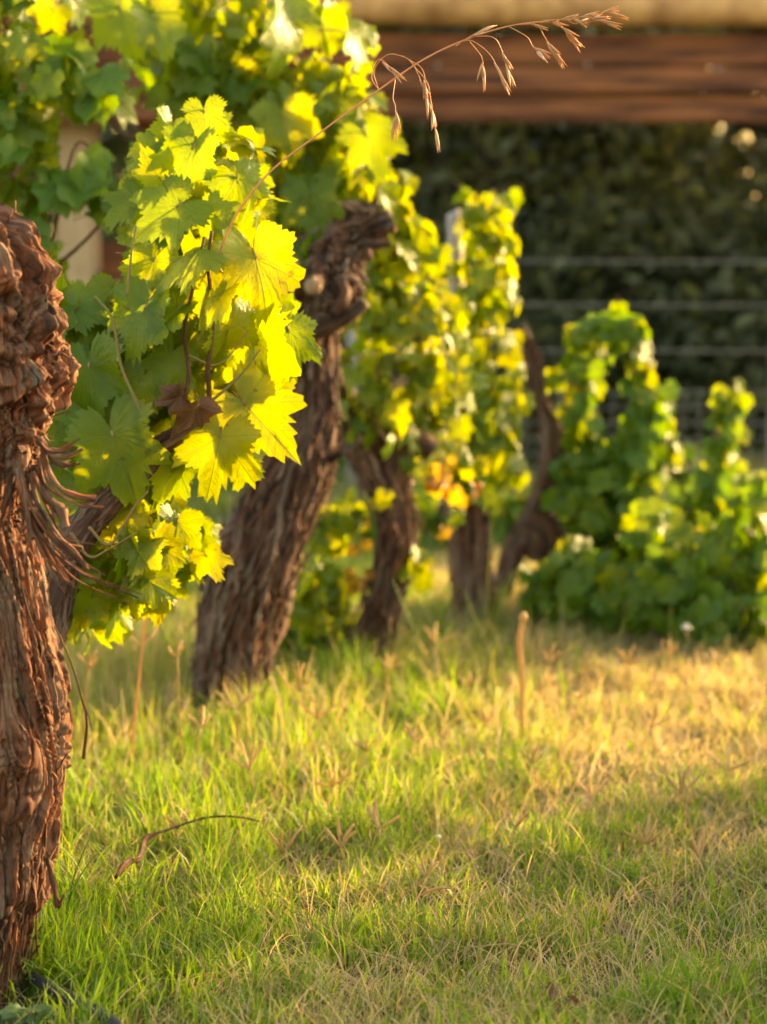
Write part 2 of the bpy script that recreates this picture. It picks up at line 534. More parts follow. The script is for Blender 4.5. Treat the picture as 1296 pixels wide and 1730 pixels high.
def build_grass():
    parts = []
    def zone(y0, y1, dens, hmul, wmul, xpad=.25, seg=3):
        area = (y1 - y0) * 2 * (.165 * (y0 + y1) / 2 + xpad)
        n = int(area * dens)
        y = RNG.uniform(y0, y1, n)
        x = RNG.uniform(-1, 1, n) * (.165 * y + xpad)
        clump = fbm(x * 5, y * 5, 1.1, 3)
        dryf = fbm(x * 2.3 + 4, y * 1.6, 8.1, 3)
        keep = RNG.uniform(0, 1, n) < np.clip(.72 + clump * 1.3 + pnoise(x * 22, y * 16, 3.3) * .7, .06, 1)
        x, y, clump, dryf = x[keep], y[keep], clump[keep], dryf[keep]
        hg = G(165, 1716)
        k0 = np.hypot(x - hg[0], y - hg[1]) > .05
        x, y, clump, dryf = x[k0], y[k0], clump[k0], dryf[k0]
        k_ = (x > G(110, 1700)[0] + .02) | (y > 3.42) | (RNG.uniform(0, 1, len(x)) < .06)
        x, y, clump, dryf = x[k_], y[k_], clump[k_], dryf[k_]
        n = len(x)
        # the row line of the vines: longer grass in its lee
        rowx = -0.6 + (y - 3.43) * .27
        lee = np.exp(-((x - rowx) / .33) ** 2)
        right = np.clip((x + .05 - (6.5 - y) * .05) * 2.2, 0, 1)
        h = (.028 + .034 * np.clip(clump + .3, 0, 1.4) + .05 * lee * RNG.uniform(.2, 1, n)) * RNG.uniform(.5, 1.5, n) * hmul
        pd = np.clip(.34 + .32 * dryf - .10 * np.exp(-((x + .4) / .3) ** 2) + .55 * right * np.clip((y - 4.1) / .9, 0, 1), .08, .9)  # straw share raised at the right to colour in the sunlit band
        dry = RNG.uniform(0, 1, n) < pd
        near = np.exp(-((x + .45) / .3) ** 2 - ((y - 3.5) / .35) ** 2)
        dry &= RNG.uniform(0, 1, n) > near * .85
        rnd = np.where(dry, RNG.uniform(.66, 1, n), RNG.uniform(0, .6, n) * np.clip(.75 + .5 * dryf, .3, 1))
        wd = RNG.uniform(.0016, .0044, n) * wmul
        lean = RNG.uniform(.15, 1.25, n)
        lean = np.where(dry, lean + .25, lean)
        h = np.where(dry, h * .85, h)
        parts.append(blades(n, (x, y), h, wd, lean, rnd, seg))
    zone(2.9, 4.4, 17000, 1.25, 1.25)
    zone(4.4, 6.2, 12500, 1.25, 1.35)
    zone(6.2, 8.5, 6500, 1.3, 1.7, .5)
    zone(8.5, 12, 1600, 1.7, 3.2, .8, 2)
    # dense fresh tufts at the foot of the nearest trunk
    for (px, py, nb, hh, sp) in ((120, 1690, 70, .13, .03), (190, 1640, 90, .12, .05), (112, 1650, 60, .12, .02),
                                 (250, 1600, 80, .09, .06), (160, 1560, 70, .10, .05), (330, 1650, 80, .08, .07),
                                 (400, 1580, 60, .07, .08), (230, 1710, 80, .09, .05)):
        g = G(px, py)
        x = g[0] + RNG.normal(0, sp, nb)
        y = g[1] + RNG.normal(0, sp, nb)
        parts.append(blades(nb, (x, y), RNG.uniform(.5, 1.1, nb) * hh, RNG.uniform(.0035, .006, nb), RNG.uniform(.2, 1.3, nb), RNG.uniform(0, .4, nb), 5))
    for (px, py, nb, hh, sp) in ((180, 1180, 260, .22, .09), (260, 1150, 260, .20, .09), (130, 1150, 160, .22, .06), (220, 1210, 200, .14, .08), (300, 1220, 120, .12, .10), (560, 1190, 120, .11, .10),  # tufts behind the near trunk; backlit glow put in as straw-yellow colour
                                 (500, 1230, 100, .10, .08), (720, 1130, 160, .15, .12), (640, 1150, 120, .12, .1), (130, 1260, 100, .16, .06)):
        g = G(px, py)
        x = g[0] + RNG.normal(0, sp, nb)
        y = g[1] + RNG.normal(0, sp * 1.6, nb)
        parts.append(blades(nb, (x, y), RNG.uniform(.5, 1.1, nb) * hh, RNG.uniform(.003, .005, nb), RNG.uniform(.1, .9, nb),
                            np.where(RNG.uniform(0, 1, nb) < .45, RNG.uniform(.70, 1, nb), RNG.uniform(.45, .64, nb)), 4))
    # wispy tall growth along the vine row
    n = 3000
    y = RNG.uniform(4.3, 7.2, n)
    x = -0.6 + (y - 3.43) * .27 + RNG.normal(0, .30, n)
    k_ = RNG.uniform(0, 1, n) < np.clip(.45 + pnoise(x * 4, y * 3, 5.5), .05, 1)
    x, y = x[k_], y[k_]; n = len(x)
    parts.append(blades(n, (x, y), RNG.uniform(.07, .19, n), RNG.uniform(.0025, .005, n), RNG.uniform(.1, 1.0, n),
                        np.where(RNG.uniform(0, 1, n) < .5, RNG.uniform(.68, 1, n), RNG.uniform(.2, .62, n)), 4))
    # long flat-lying dry stems (thatch)
    n = 22000
    y = RNG.uniform(2.9, 7.0, n)
    x = RNG.uniform(-1, 1, n) * (.165 * y + .2)
    x = np.where((x < G(110, 1700)[0]) & (y < 3.45), x + .5, x)
    parts.append(blades(n, (x, y), RNG.uniform(.03, .10, n), RNG.uniform(.0013, .0030, n), RNG.uniform(.3, 2.0, n), RNG.uniform(.68, 1, n), 4, .75))
    n = 1500
    y = RNG.uniform(3.0, 5.6, n)
    x = RNG.uniform(-1, 1, n) * (.165 * y + .1)
    parts.append(blades(n, (x, y), RNG.uniform(.07, .15, n), RNG.uniform(.0018, .0036, n), RNG.uniform(.6, 2.2, n), np.where(RNG.uniform(0, 1, n) < .65, RNG.uniform(.7, 1, n), RNG.uniform(.1, .6, n)), 5, .8))
    V, F, A, off = [], [], [], 0
    for v, f, a in parts:
        V.append(v); F.append(f + off); A.append(a); off += len(v)
    me = mesh_np('grass', np.concatenate(V), np.concatenate(F), None, {'rnd': np.concatenate(A)}, True, [GRASS])
    o = ob('grass', me)
    o['kind'] = 'stuff'
    tag(o, 'short green lawn grass mixed with dry straw covering the ground between the vines', 'grass')
build_grass()

# ------------------------------------------------------------------ leaves
ANG = np.radians([0, 13, 24, 37, 50, 62, 78, 92, 104, 124, 144, 160, 171, 180])
RAD = np.array([1, .84, .62, .68, .88, .74, .52, .55, .68, .60, .56, .44, .20, .03])
def leaf_mesh(name, seed, npts, rings, mat, cup=.25, fold=.15, wave=.08, droop=.25, petiole=.7, lobes=1.0, fat=0):
    r = np.random.default_rng(seed)
    th = np.linspace(-np.pi, np.pi, npts, endpoint=False)
    R = np.interp(np.abs(th), ANG, RAD)
    R = (R - .7) * lobes + .7
    R = np.where(np.abs(th) > 2.9, np.minimum(R, .3), R)
    tooth = (np.arange(npts) % 2) * 2 - 1
    R = R * (1 + tooth * .06 * (1 if npts > 40 else .5)) * (1 + .05 * r.normal(size=npts)) * (1 + .06 * np.sin(th * 2 + seed))
    V = [np.zeros((1, 3))]
    UV = [np.zeros((1, 2))]
    for k in range(1, rings + 1):
        t = k / rings
        rr = R * t if k == rings else R * t * (1 - .1 * (1 - t)) 
        x, y = np.sin(th) * rr, np.cos(th) * rr
        d2 = x * x + y * y
        lobe = np.cos(np.abs(th) * 3.55)
        z = -droop * np.clip(y, 0, 2) ** 2 - cup * d2 * .5 + fold * np.abs(x) + wave * lobe * t ** 2 * .6 + wave * np.sin(x * 5 + seed) * np.cos(y * 4 + seed * 2) * .6
        z = z + (.008 if npts > 40 else .02) * r.normal(size=npts) * t
        V.append(np.stack([x, y, z], -1))
        UV.append(np.stack([x, y], -1))
    F = []
    j = np.arange(npts); j2 = (j + 1) % npts
    F.append(np.stack([j * 0, 1 + j2, 1 + j], -1))
    for k in range(rings - 1):
        a = 1 + k * npts
        F.append(np.stack([a + j, a + j2, a + npts + j2], -1))
        F.append(np.stack([a + j, a + npts + j2, a + npts + j], -1))
    V = np.concatenate(V); UV = np.concatenate(UV); F = np.concatenate(F)
    mi = np.zeros(len(F), int)
    if petiole:
        pv, pq, puv, _ = tube([(0, .02, 0), (0, -.12, -.06), (.04 * (seed % 3 - 1), -.4 * petiole, -.35), (.08 * (seed % 3 - 1), -.55 * petiole, -petiole)],
                              [.022, .02, .018, .02], seg=5, n=7, cap=False)
        tri = np.vstack([pq[:, [0, 1, 2]], pq[:, [0, 2, 3]]]) + len(V)
        V = np.vstack([V, pv]); UV = np.vstack([UV, pv[:, :2] * 0 + .5])
        F = np.vstack([F, tri]); mi = np.concatenate([mi, np.ones(len(tri), int)])
    return mesh_np(name, V, F, UV, None, True, [mat, PETIOLE], mi)
PETIOLE = simple('leaf_petiole', (.30, .10, .05), .5, ncol=(.28, .22, .06), nscale=8)
NEARV = [leaf_mesh('vine_leaf_fine', s, 78, 5, LEAF, cup=c, fold=f, wave=wv, droop=d, lobes=l)
         for s, c, f, wv, d, l in ((1, .15, .10, .05, .2, 1), (2, -.15, .2, .08, .35, .85), (3, .35, .05, .10, .1, 1.15),
                                  (4, .1, .35, .10, .3, .9), (5, .45, -.1, .12, .3, 1.0), (6, 0, .15, .18, .5, .75))]
FARV = [leaf_mesh('vine_leaf_plain', s, 34, 3, LEAF, cup=c, fold=f, wave=wv, droop=d, lobes=l)
        for s, c, f, wv, d, l in ((11, .3, .10, .10, .3, .8), (12, -.15, .25, .12, .4, .6), (13, .5, .05, .15, .2, 1.0), (14, .1, .5, .10, .4, .7))]
SHADEV = [leaf_mesh('vine_leaf_shade', s, 34, 3, LEAF_SHADE, cup=c, fold=f, wave=wv, droop=d, lobes=l)
         for s, c, f, wv, d, l in ((11, .3, .10, .10, .3, .8), (12, -.15, .25, .12, .4, .6), (13, .5, .05, .15, .2, 1.0), (14, .1, .5, .10, .4, .7))]
OLDV = [leaf_mesh('vine_leaf_autumn', s, 50, 3, LEAF_OLD, cup=.4, fold=.3, wave=.2, droop=.4) for s in (21, 22)]
DRYV = [leaf_mesh('vine_leaf_dry', s, 60, 4, LEAF_DRY, cup=1.1, fold=.7, wave=.35, droop=.5) for s in (31, 32)]

def leaf_at(vine, pos, tip, nrm, size, me, name='leaf'):
    qx, qy = proj(np.asarray(pos, float) + np.asarray(Vector(tip).normalized()) * size * .3)
    if name == 'leaf' and any(a < qx < c_ and b < qy < d_ for a, b, c_, d_ in GAPS):
        return None
    o = bpy.data.objects.new(name, me)
    COL.objects.link(o)
    y = Vector(tip).normalized()
    z = Vector(nrm)
    z = z - y * z.dot(y)
    if z.length < 1e-3: z = Vector((.3, -1, .2)) - y * Vector((.3, -1, .2)).dot(y)
    z.normalize()
    x = y.cross(z)
    M = Matrix((x, y, z)).transposed().to_4x4()
    o.parent = vine
    o.matrix_local = Matrix.Translation(Vector(pos) - vine.location) @ M @ Matrix.Diagonal((size, size, size, 1))
    return o

def hero(vine, bx, by, tx, ty, Y, me, tilt=(0, -1, .25), dy=-.02, k=1.0):
    a = P(bx, by, Y); b = P(tx, ty, Y + dy)
    L = np.linalg.norm(b - a)
    return leaf_at(vine, a, b - a, tilt, L * k, me)

def rv(s=1.0):
    return RNG.normal(0, s, 3)

def fill_shoot(vine, pts, n, size, spread, meshes, jitter=.35, up=.45, taper=.5, cane=True, cr=.0035, mats=None):
    """a shoot (polyline in world space) clothed with leaves on both sides"""
    c = catmull(pts, 40)
    if cane:
        ob('shoot', tube_mesh('shoot', STEMG if cr < .0045 else CANE, pts, np.linspace(cr, cr * .45, len(pts)), seg=7, n=26), vine)
    for i in range(n):
        t = (i + RNG.uniform(0, 1)) / n
        p = c[int(t * 39)]
        s = size * (1 - taper * t ** 1.5) * RNG.uniform(.72, 1.15)
        a = RNG.uniform(0, 2 * np.pi)
        off = np.array([math.cos(a), math.sin(a) * .8, RNG.normal(0, .35)]) * spread * RNG.uniform(.25, 1) * (1 - taper * .5 * t)
        out = np.array([math.cos(a), math.sin(a), 0])
        nrm = out * .55 + np.array([0, -.45, up]) + rv(jitter)
        tip = out * .45 + np.array([0, 0, -.75]) + rv(.35)
        if RNG.uniform() < .10:
            nrm = np.array([.74, -.36, .22]) + rv(.16); tip = np.array([0, 0, -1]) + rv(.2)
        leaf_at(vine, p + off, tip, nrm, s, meshes[RNG.integers(len(meshes))])

def fill_blob(vine, px, py, rx, ry, Y, ry_m, n, size, meshes, up=.35, jit=.45):
    """leaves through an ellipsoid; centre by photo position, ry_m its half depth in metres"""
    c = P(px, py, Y)
    k = px_m(Y)
    for i in range(n):
        d = rv(); d /= np.linalg.norm(d)
        d *= RNG.uniform(.15, 1) ** .45
        p = c + d * np.array([rx * k, ry_m, ry * k])
        out = np.array([d[0], d[1], 0])
        nrm = out * .5 + np.array([0, -.55, up]) + rv(jit)
        tip = np.array([d[0] * .5, d[1] * .3 - .1, -.75]) + rv(.4)
        if RNG.uniform() < .08:
            nrm = np.array([.74, -.36, .22]) + rv(.16); tip = np.array([0, 0, -1]) + rv(.2)
        leaf_at(vine, p, tip, nrm, size * RNG.uniform(.65, 1.2), meshes[RNG.integers(len(meshes))])

# ------------------------------------------------------------------ trunks
def _hash(i, j, k=0):
    i = i.astype(int); j = j.astype(int)
    return ((_perm[(_perm[(i + 7 * k) & 255] + j) & 255] * 1.0) + (_perm[(_perm[(j + 91 + k) & 255] + i) & 255] / 256.0)) / 256.0
def planks(x, S_, width, length, k):
    """long bark plates: random height for each plate, a groove between neighbours, lower end lifting"""
    u = x / width
    i = np.floor(u); fu = u - i
    v = S_ / length * (.6 + .8 * _hash(i, i * 0 + 3, k)) + _hash(i, i * 0, k) * 9
    j = np.floor(v); fv = v - j
    hh = _hash(i, j, k + 1)
    edge = np.clip(np.minimum(fu, 1 - fu) * 5, 0, 1)
    endg = np.clip(np.minimum(fv * 1.0, (1 - fv)) * length / .006, 0, 1)
    return hh * edge * (.35 + .65 * endg) + .45 * (1 - fv) * edge * hh, _hash(i, j, k + 5)
def bark_disp(seed, amp=1.0, lumps=(), fine=True, twist=.6, ring=None, width=.010, gnarl=None):
    def f(TH, S_, R, c):
        m = R.mean()
        warp = pnoise(np.cos(TH) * 1.2, np.sin(TH) * 1.2, S_ * 3.0 + seed) * .18 + pnoise(np.cos(TH) * 5, np.sin(TH) * 5, S_ * 11 + seed) * .06
        flow = np.zeros_like(TH)
        for (ss, ta, sz, am, hole) in lumps:      # grain parts round the knots
            dt = (TH - ta + np.pi) % (2*np.pi) - np.pi
            flow = flow + np.sign(dt) * sz / m * .7 * np.exp(-((dt * m / sz) ** 2 + ((S_ - ss) / sz) ** 2) * .5) * (1 - np.exp(-(dt * m / sz * 3) ** 2))
        th = TH + warp + S_ * twist - flow
        cx, cy = np.cos(th), np.sin(th)
        fr = m * 60
        a = 1 - np.abs(pnoise(cx * fr, cy * fr, S_ * 4 + seed * 3))*2.2
        lo = fbm(np.cos(TH) * 1.3, np.sin(TH) * 1.3, S_ * 4.5 + seed * 1.7, 3)
        fl = pnoise(cx * 2.2, cy * 2.2, S_ * 1.6 + seed)
        x = th * m
        h1, c1 = planks(x + .004 * pnoise(x * 30, S_ * 9, seed), S_, width, .22, seed)
        h2, c2 = planks(x + .002 * pnoise(x * 90, S_ * 25, seed + 5), S_ + .01 * c1, width * .38, .10, seed + 40)
        patch = np.clip(.6 + pnoise(cx * 2, cy * 2, S_ * 5 + seed + 3) * 1.4, .1, 1.3)
        d = lo * .15 * R + fl * .12 * R + (a * .004 + h1 * .0125 * patch + h2 * .0060) * amp
        if fine:
            d = d + fbm(cx * fr * 3, cy * fr * 3, S_ * 90, 2) * .0013 * amp
        d = d - d.mean()
        if gnarl is not None:
            g0, g1, ga = gnarl
            wgt = 1 / (1 + np.exp(-(S_ - g0) / .02)) * (1 / (1 + np.exp((S_ - g1) / .03)))
            X_, Y_ = np.cos(TH) * m, np.sin(TH) * m
            wx = pnoise(X_ * 18, Y_ * 18, S_ * 18) * .02
            n1_ = np.abs(pnoise((X_ + wx) * 22, (Y_ + wx) * 22, (S_ + wx) * 13 + seed))
            n2_ = np.abs(pnoise((X_ + wx) * 55 + 7, Y_ * 55, (S_ + wx) * 30 + seed))
            n3_ = np.abs(pnoise(X_ * 130, Y_ * 130 + 5, S_ * 60 + seed))
            d = d * (1 - wgt * .35) + wgt * ga * ((n1_ - .25) * 1.5 + (n2_ - .25) * .8 + (.3 - n3_) * .35)
        for (ss, ta, sz, am, hole) in lumps:
            dt = (TH - ta + np.pi) % (2*np.pi) - np.pi
            wob = 1 + .3 * pnoise(dt * 2 + ta, S_ * 25, seed)
            r2 = np.sqrt((dt * m) ** 2 + (S_ - ss) ** 2) / sz * wob
            d = d + am * np.exp(-r2 ** 4 * 1.2)
            if hole:
                d = d - am * hole * 1.2 * np.exp(-(r2 * 2.2) ** 2)
        if ring is not None:
            for (s0, am) in ring:
                d = d + am * (1 / (1 + np.exp(-(S_ - s0 + .012 * np.sin(TH * 5) + .02*pnoise(TH*3, 0.5, seed)) * 350)))
        f.col = (.6 * c1 + .4 * c2).ravel()
        return d
    return f

def trunk_mesh(name, mat, pts, rad, seg, n, disp, cap=True):
    mb = MB()
    V, q, uv, caps = tube(pts, rad, seg=seg, n=n, disp=disp, cap=cap)
    col = disp.col
    if len(col) < len(V): col = np.concatenate([col, np.full(len(V) - len(col), .4)])
    mb.add(V, q, uv, col)
    if caps is not None: mb.f3.append(caps)
    return mb.mesh(name, [mat])

def strips_on(pts, rad, count, seed, lo=.04, hi=.2, w=(.003, .009), lift=.012, tmin=0, tmax=1, bias=None, out=.92):
    """loose ribbons of bark that follow the trunk and lift at one end"""
    r = np.random.default_rng(seed)
    pr = catmull(np.hstack([np.asarray(pts, float), np.asarray(rad, float)[:, None]]), 300)
    c, R = pr[:, :3], pr[:, 3]
    T, N, B = frames(c)
    s = np.concatenate([[0], np.cumsum(np.linalg.norm(np.diff(c, axis=0), axis=1))])
    mb = MB()
    for q in range(count):
        L = r.uniform(lo, hi)
        s0 = r.uniform(tmin * s[-1], tmax * s[-1] - L * .4)
        k = 12
        ss = np.linspace(s0, s0 + L, k)
        idx = np.clip(np.interp(ss, s, np.arange(300)), 0, 299)
        i0 = idx.astype(int)
        th0 = r.uniform(-1.9, 1.9) if bias is None else r.normal(bias[0], bias[1])
        th = th0 + np.cumsum(r.normal(0, .035, k)) + np.linspace(0, L * 1.2, k) * r.normal(0, 1)
        e = np.linspace(-1, 1, k)
        lf = lift * (np.clip(e * r.choice([-1, 1]), 0, 1) ** 2.2) * r.uniform(.1, 1.6)
        rr = R[i0] * (out + .14 * r.uniform(0, 1)) + lf + .004
        ww = r.uniform(*w) * np.sqrt(np.clip(1 - e ** 4, .02, 1)) * (1 + .3 * r.normal(size=k))
        dirn = np.cos(th)[:, None] * N[i0] + np.sin(th)[:, None] * B[i0]
        tang = -np.sin(th)[:, None] * N[i0] + np.cos(th)[:, None] * B[i0]
        cc = c[i0] + dirn * rr[:, None]
        roll = r.normal(0, .35)
        tg = tang * math.cos(roll) + dirn * math.sin(roll)
        th_ = .0012
        ring = np.stack([cc - tg * ww[:, None] * .5, cc + dirn * (th_ + ww * .18)[:, None], cc + tg * ww[:, None] * .5, cc - dirn * th_], 1)
        V = ring.reshape(-1, 3)
        i = np.arange(k - 1)[:, None] * 4; j = np.arange(4)[None]; j2 = (j + 1) % 4
        F = np.stack([i + j, i + j2, i + 4 + j2, i + 4 + j], -1).reshape(-1, 4)
        uv = np.stack([np.tile([0, .003, .006, .003], k) + q * .37, np.repeat(ss, 4) + q * .11], -1)
        mb.add(V, F, uv, r.uniform(0, 1))
    return mb

def ribbon(pts, w0, w1, mat, name='bark_strip'):
    """single loose bark strip with thickness"""
    c = catmull(pts, 22)
    T, N, B = frames(c)
    k = len(c)
    t = np.linspace(0, 1, k)
    ww = (w0 * (1 - t) + w1 * t) * (1 + .18 * np.sin(t * 17 + w0 * 9000))
    tw = .9 * np.sin(t * 2.4 + w0 * 3000)
    sd = np.cos(tw)[:, None] * B + np.sin(tw)[:, None] * N
    up = -np.sin(tw)[:, None] * B + np.cos(tw)[:, None] * N
    ring = np.stack([c - sd * ww[:, None] * .5, c + up * (.0012 + ww * .22)[:, None], c + sd * ww[:, None] * .5, c + up * (-.0006 + ww * .06)[:, None]], 1)
    V = ring.reshape(-1, 3)
    i = np.arange(k - 1)[:, None] * 4; j = np.arange(4)[None]; j2 = (j + 1) % 4
    F = np.stack([i + j, i + j2, i + 4 + j2, i + 4 + j], -1).reshape(-1, 4)
    s = np.concatenate([[0], np.cumsum(np.linalg.norm(np.diff(c, axis=0), axis=1))])
    uv = np.stack([np.tile([0, .003, .006, .003], k), np.repeat(s, 4)], -1)
    mb = MB(); mb.add(V, F, uv, (w0 * 9137) % 1.0)
    return mb.mesh(name, [mat], True)

def PP(lst, Y):
    out = []
    for p in lst:
        out.append(P(p[0], p[1], Y + (p[2] if len(p) > 2 else 0)))
    return out

# ---- vine 1: the near trunk at the left edge of the frame
Y1 = 3.43
v1 = thing('grape_vine', 'thick old vine trunk with shaggy peeling bark, nearest and cut by the left edge', 'vine', G(-20, 1722))
t1 = PP([(-22, 1790), (-18, 1700), (-5, 1600), (8, 1500), (14, 1400), (22, 1290), (22, 1190), (4, 1080), (-14, 980), (-28, 880), (-30, 800), (-14, 735), (0, 660), (2, 590), (-2, 520), (-12, 460), (-36, 415), (-80, 392)], Y1)
k1 = px_m(Y1)
t1 = [p + np.array([(-36 if p[2] < .75 else -24) * k1, .02, 0]) for p in t1]
r1 = np.array([92, 92, 93, 94, 98, 103, 101, 98, 98, 96, 90, 92, 97, 97, 94, 84, 60, 40]) * k1 * .93
zt = [p[2] for p in t1]
def s_of(py, pts=t1, rad=r1):
    """arc length along the trunk path at the photo height py"""
    c = catmull(np.array(pts), 300)
    s = np.concatenate([[0], np.cumsum(np.linalg.norm(np.diff(c, axis=0), axis=1))])
    z = P(0, py, pts[0][1])[2]
    return float(s[np.argmin(np.abs(c[:, 2] - z))])
# theta: 0 towards the camera, sign found from the frame: B = T x N, T up, N = -Y -> B = +X... positive theta to the right
L1 = [(s_of(430), .35, .045, .018, .9), (s_of(510), .45, .030, .020, 1.1), (s_of(560), .95, .028, .020, .3), (s_of(600), .25, .03, .012, 1.2),
      (s_of(640), .8, .024, .022, .5), (s_of(690), .2, .03, .014, .9), (s_of(470), -.35, .04, .02, .7), (s_of(620), -.3, .035, .018, .9),
      (s_of(535), .1, .025, .012, .8), (s_of(665), 1.2, .022, .018, .4), (s_of(1300), .6, .05, .010, .9), (s_of(1240), .25, .03, .006, 0),
      (s_of(770), .1, .03, -.012, 0), (s_of(730), .9, .03, .012, .2), (s_of(1040), -.2, .04, .006, .3)]
bd = bark_disp(1, 1.0, L1, True, .3, ring=[(s_of(1520), .014)], gnarl=(s_of(745), s_of(380) + .3, .036))
ob('trunk', trunk_mesh('trunk', BARK, t1, r1, 330, 760, bd), v1)
sm = strips_on(t1, r1, 260, 5, .03, .16, (.003, .009), .012, .03, .62)
o = ob('bark_strips', sm.mesh('bark_strips', [BARK]), v1); o['kind'] = 'stuff'
sm = strips_on(t1, r1, 420, 6, .010, .05, (.004, .013), .026, .60, .98, out=.99)
o = ob('bark_curls', sm.mesh('bark_curls', [BARK]), v1); o['kind'] = 'stuff'
for pts, a, b in (
    ([(66, 742, -.06), (90, 768, -.08), (112, 770, -.08), (140, 759, -.09)], .010, .005),
    ([(70, 752, -.06), (98, 782, -.07), (127, 787, -.08)], .009, .005),
    ([(72, 758, -.05), (84, 800, -.07), (104, 826, -.08), (130, 838, -.08), (163, 843, -.09)], .008, .007),
    ([(56, 790, -.07), (78, 838, -.09), (103, 862, -.09), (110, 890, -.09)], .009, .014),
    ([(50, 800, -.08), (70, 870, -.09), (96, 912, -.1), (140, 926, -.1)], .008, .003),
    ([(56, 830, -.08), (80, 895, -.1), (112, 930, -.1), (138, 950, -.1), (178, 972, -.1)], .009, .002),
    ([(50, 850, -.08), (82, 920, -.1), (118, 955, -.1), (160, 980, -.1), (235, 1011, -.1)], .006, .0015),
    ([(60, 870, -.08), (88, 935, -.09), (104, 965, -.09), (126, 992, -.09)], .010, .003),
    ([(40, 860, -.09), (76, 925, -.1), (106, 975, -.1), (124, 985, -.1)], .005, .002),
    ([(62, 850, -.09), (100, 905, -.1), (128, 932, -.11), (150, 962, -.11)], .005, .002),
    ([(30, 790, -.09), (44, 850, -.1), (52, 900, -.1), (40, 950, -.1)], .010, .004),
    ([(20, 800, -.09), (12, 850, -.1), (-4, 900, -.1)], .009, .004),
    ([(35, 985, -.09), (50, 1040, -.1), (70, 1085, -.1), (96, 1115, -.1)], .003, .0015),
    ([(78, 1450, -.06), (90, 1490, -.07), (98, 1530, -.07), (108, 1512, -.07)], .009, .004),
    ([(46, 395, -.06), (58, 402, -.07), (66, 418, -.07), (80, 428, -.06)], .008, .003),
    ([(95, 610, -.05), (100, 598, -.05), (106, 588, -.05)], .006, .002)):
    ob('bark_strip', ribbon(PP(pts, Y1), a * 1.35, b * 1.4, BARK), v1)
    rj = RNG.normal(0, 7, (len(pts), 2))
    if pts[0][1] > 740 and pts[0][1] < 880:
        for _ in range(2):
            rj = np.cumsum(RNG.normal(0, 5.5, (len(pts), 2)), 0)
            ob('bark_strip', ribbon(PP([(p[0] + q[0] - 3, p[1] + q[1], p[2] + RNG.normal(0, .008)) for p, q in zip(pts, rj)], Y1), a * .8, b * .6, BARK), v1)
# broken plates, knots and pruning scars crowding the head
pr_ = catmull(np.hstack([np.array(t1), r1[:, None]]), 300)
for i in range(140):
    py = RNG.uniform(400, 770) if i < 90 else RNG.uniform(1000, 1500)
    zz = P(0, py, Y1)[2]
    q = pr_[np.argmin(np.abs(pr_[:, 2] - zz))]
    a = RNG.uniform(-.7, 1.75)
    dr = np.array([math.sin(a), -math.cos(a), 0])
    c0 = q[:3] + dr * q[3] * RNG.uniform(1.0, 1.12)
    L = RNG.uniform(.012, .040) * (1 if i < 90 else 1.4)
    al = np.array([RNG.normal(0, .5), 0, RNG.choice([-1, 1]) * 1.0]) if i >= 90 else rv(1)
    al = al / np.linalg.norm(al)
    al = al - dr * al.dot(dr) * .6
    b0 = c0 - al * L * .5
    pts = [b0 - dr * .004, b0 + al * L * .35 + dr * RNG.uniform(.002, .008), b0 + al * L * .7 + dr * RNG.uniform(.002, .012), b0 + al * L + dr * RNG.uniform(-.004, .016)]
    w_ = RNG.uniform(.006, .020) * (1 if i < 90 else .6)
    mb = MB()
    tube_into(mb, pts, [w_ * .5, w_ * RNG.uniform(.5, .7), w_ * RNG.uniform(.35, .6), w_ * RNG.uniform(.1, .45)], seg=14, n=16, flat=RNG.uniform(.25, .7),
              disp=lambda TH, S_, R, c: R * (.35 * pnoise(np.cos(TH) * 2.5 + i, np.sin(TH) * 2.5, S_ * 60) + .2 * pnoise(np.cos(TH) * 8, np.sin(TH) * 8 + i, S_ * 30)), at=RNG.uniform(0, 1))
    ob('bark_flake', mb.mesh('bark_flake', [BARK], smooth=False), v1)
# hanging dry twig
ob('twig', tube_mesh('twig', CANE, PP([(92, 1058, -.02), (108, 1090, -.03), (124, 1130, -.03), (138, 1178, -.03), (147, 1220, -.03), (141, 1282, -.03)], Y1), [.0012, .0014, .0016, .0018, .0022, .0030], 7, 24), v1)
ob('twig', tube_mesh('twig', CANE, PP([(136, 1172, -.03), (147, 1202, -.03), (157, 1236, -.04)], Y1), [.0012, .001, .0007], 6, 12), v1)

# ---- vine 2: leafy vine right behind the near trunk
Y2 = 4.12
v2 = thing('grape_vine', 'bushy vine with big serrated leaves, just right of the nearest trunk', 'vine', G(60, 1480))
v2.location = Vector(P(40, 1500, Y2 + .1)); v2.location.z = 0
ob('trunk', trunk_mesh('trunk', BARK_FAR, [(P(20, 1510, Y2)), P(45, 1200, Y2), P(90, 1000, Y2), P(140, 900, Y2), P(205, 830, Y2), P(262, 762, Y2), P(300, 735, Y2)],
                       np.array([60, 50, 36, 22, 17, 20, 14]) * px_m(Y2), 64, 160, bark_disp(9, .8)), v2)
for pts, r in (
    ([(262, 765), (345, 700), (352, 620), (360, 540), (352, 450), (358, 390)], .0055),
    ([(290, 745), (318, 640), (312, 560), (330, 470), (345, 400)], .0045),
    ([(255, 750), (235, 690), (205, 620), (190, 540), (160, 500)], .004),
    ([(150, 890), (185, 920), (225, 860), (250, 830)], .003),
    ([(120, 900), (150, 940), (180, 930), (230, 900)], .003),
    ([(215, 500), (222, 430), (230, 380)], .0025),
    ([(330, 700), (400, 640), (440, 590)], .003),
    ([(318, 600), (370, 615), (420, 560)], .0022)):
    ob('shoot', tube_mesh('shoot', CANE if r > .004 else STEMG, PP([(p[0], p[1], -.04) for p in pts], Y2), np.linspace(r, r * .5, len(pts)), 7, 30), v2)
N_ = NEARV
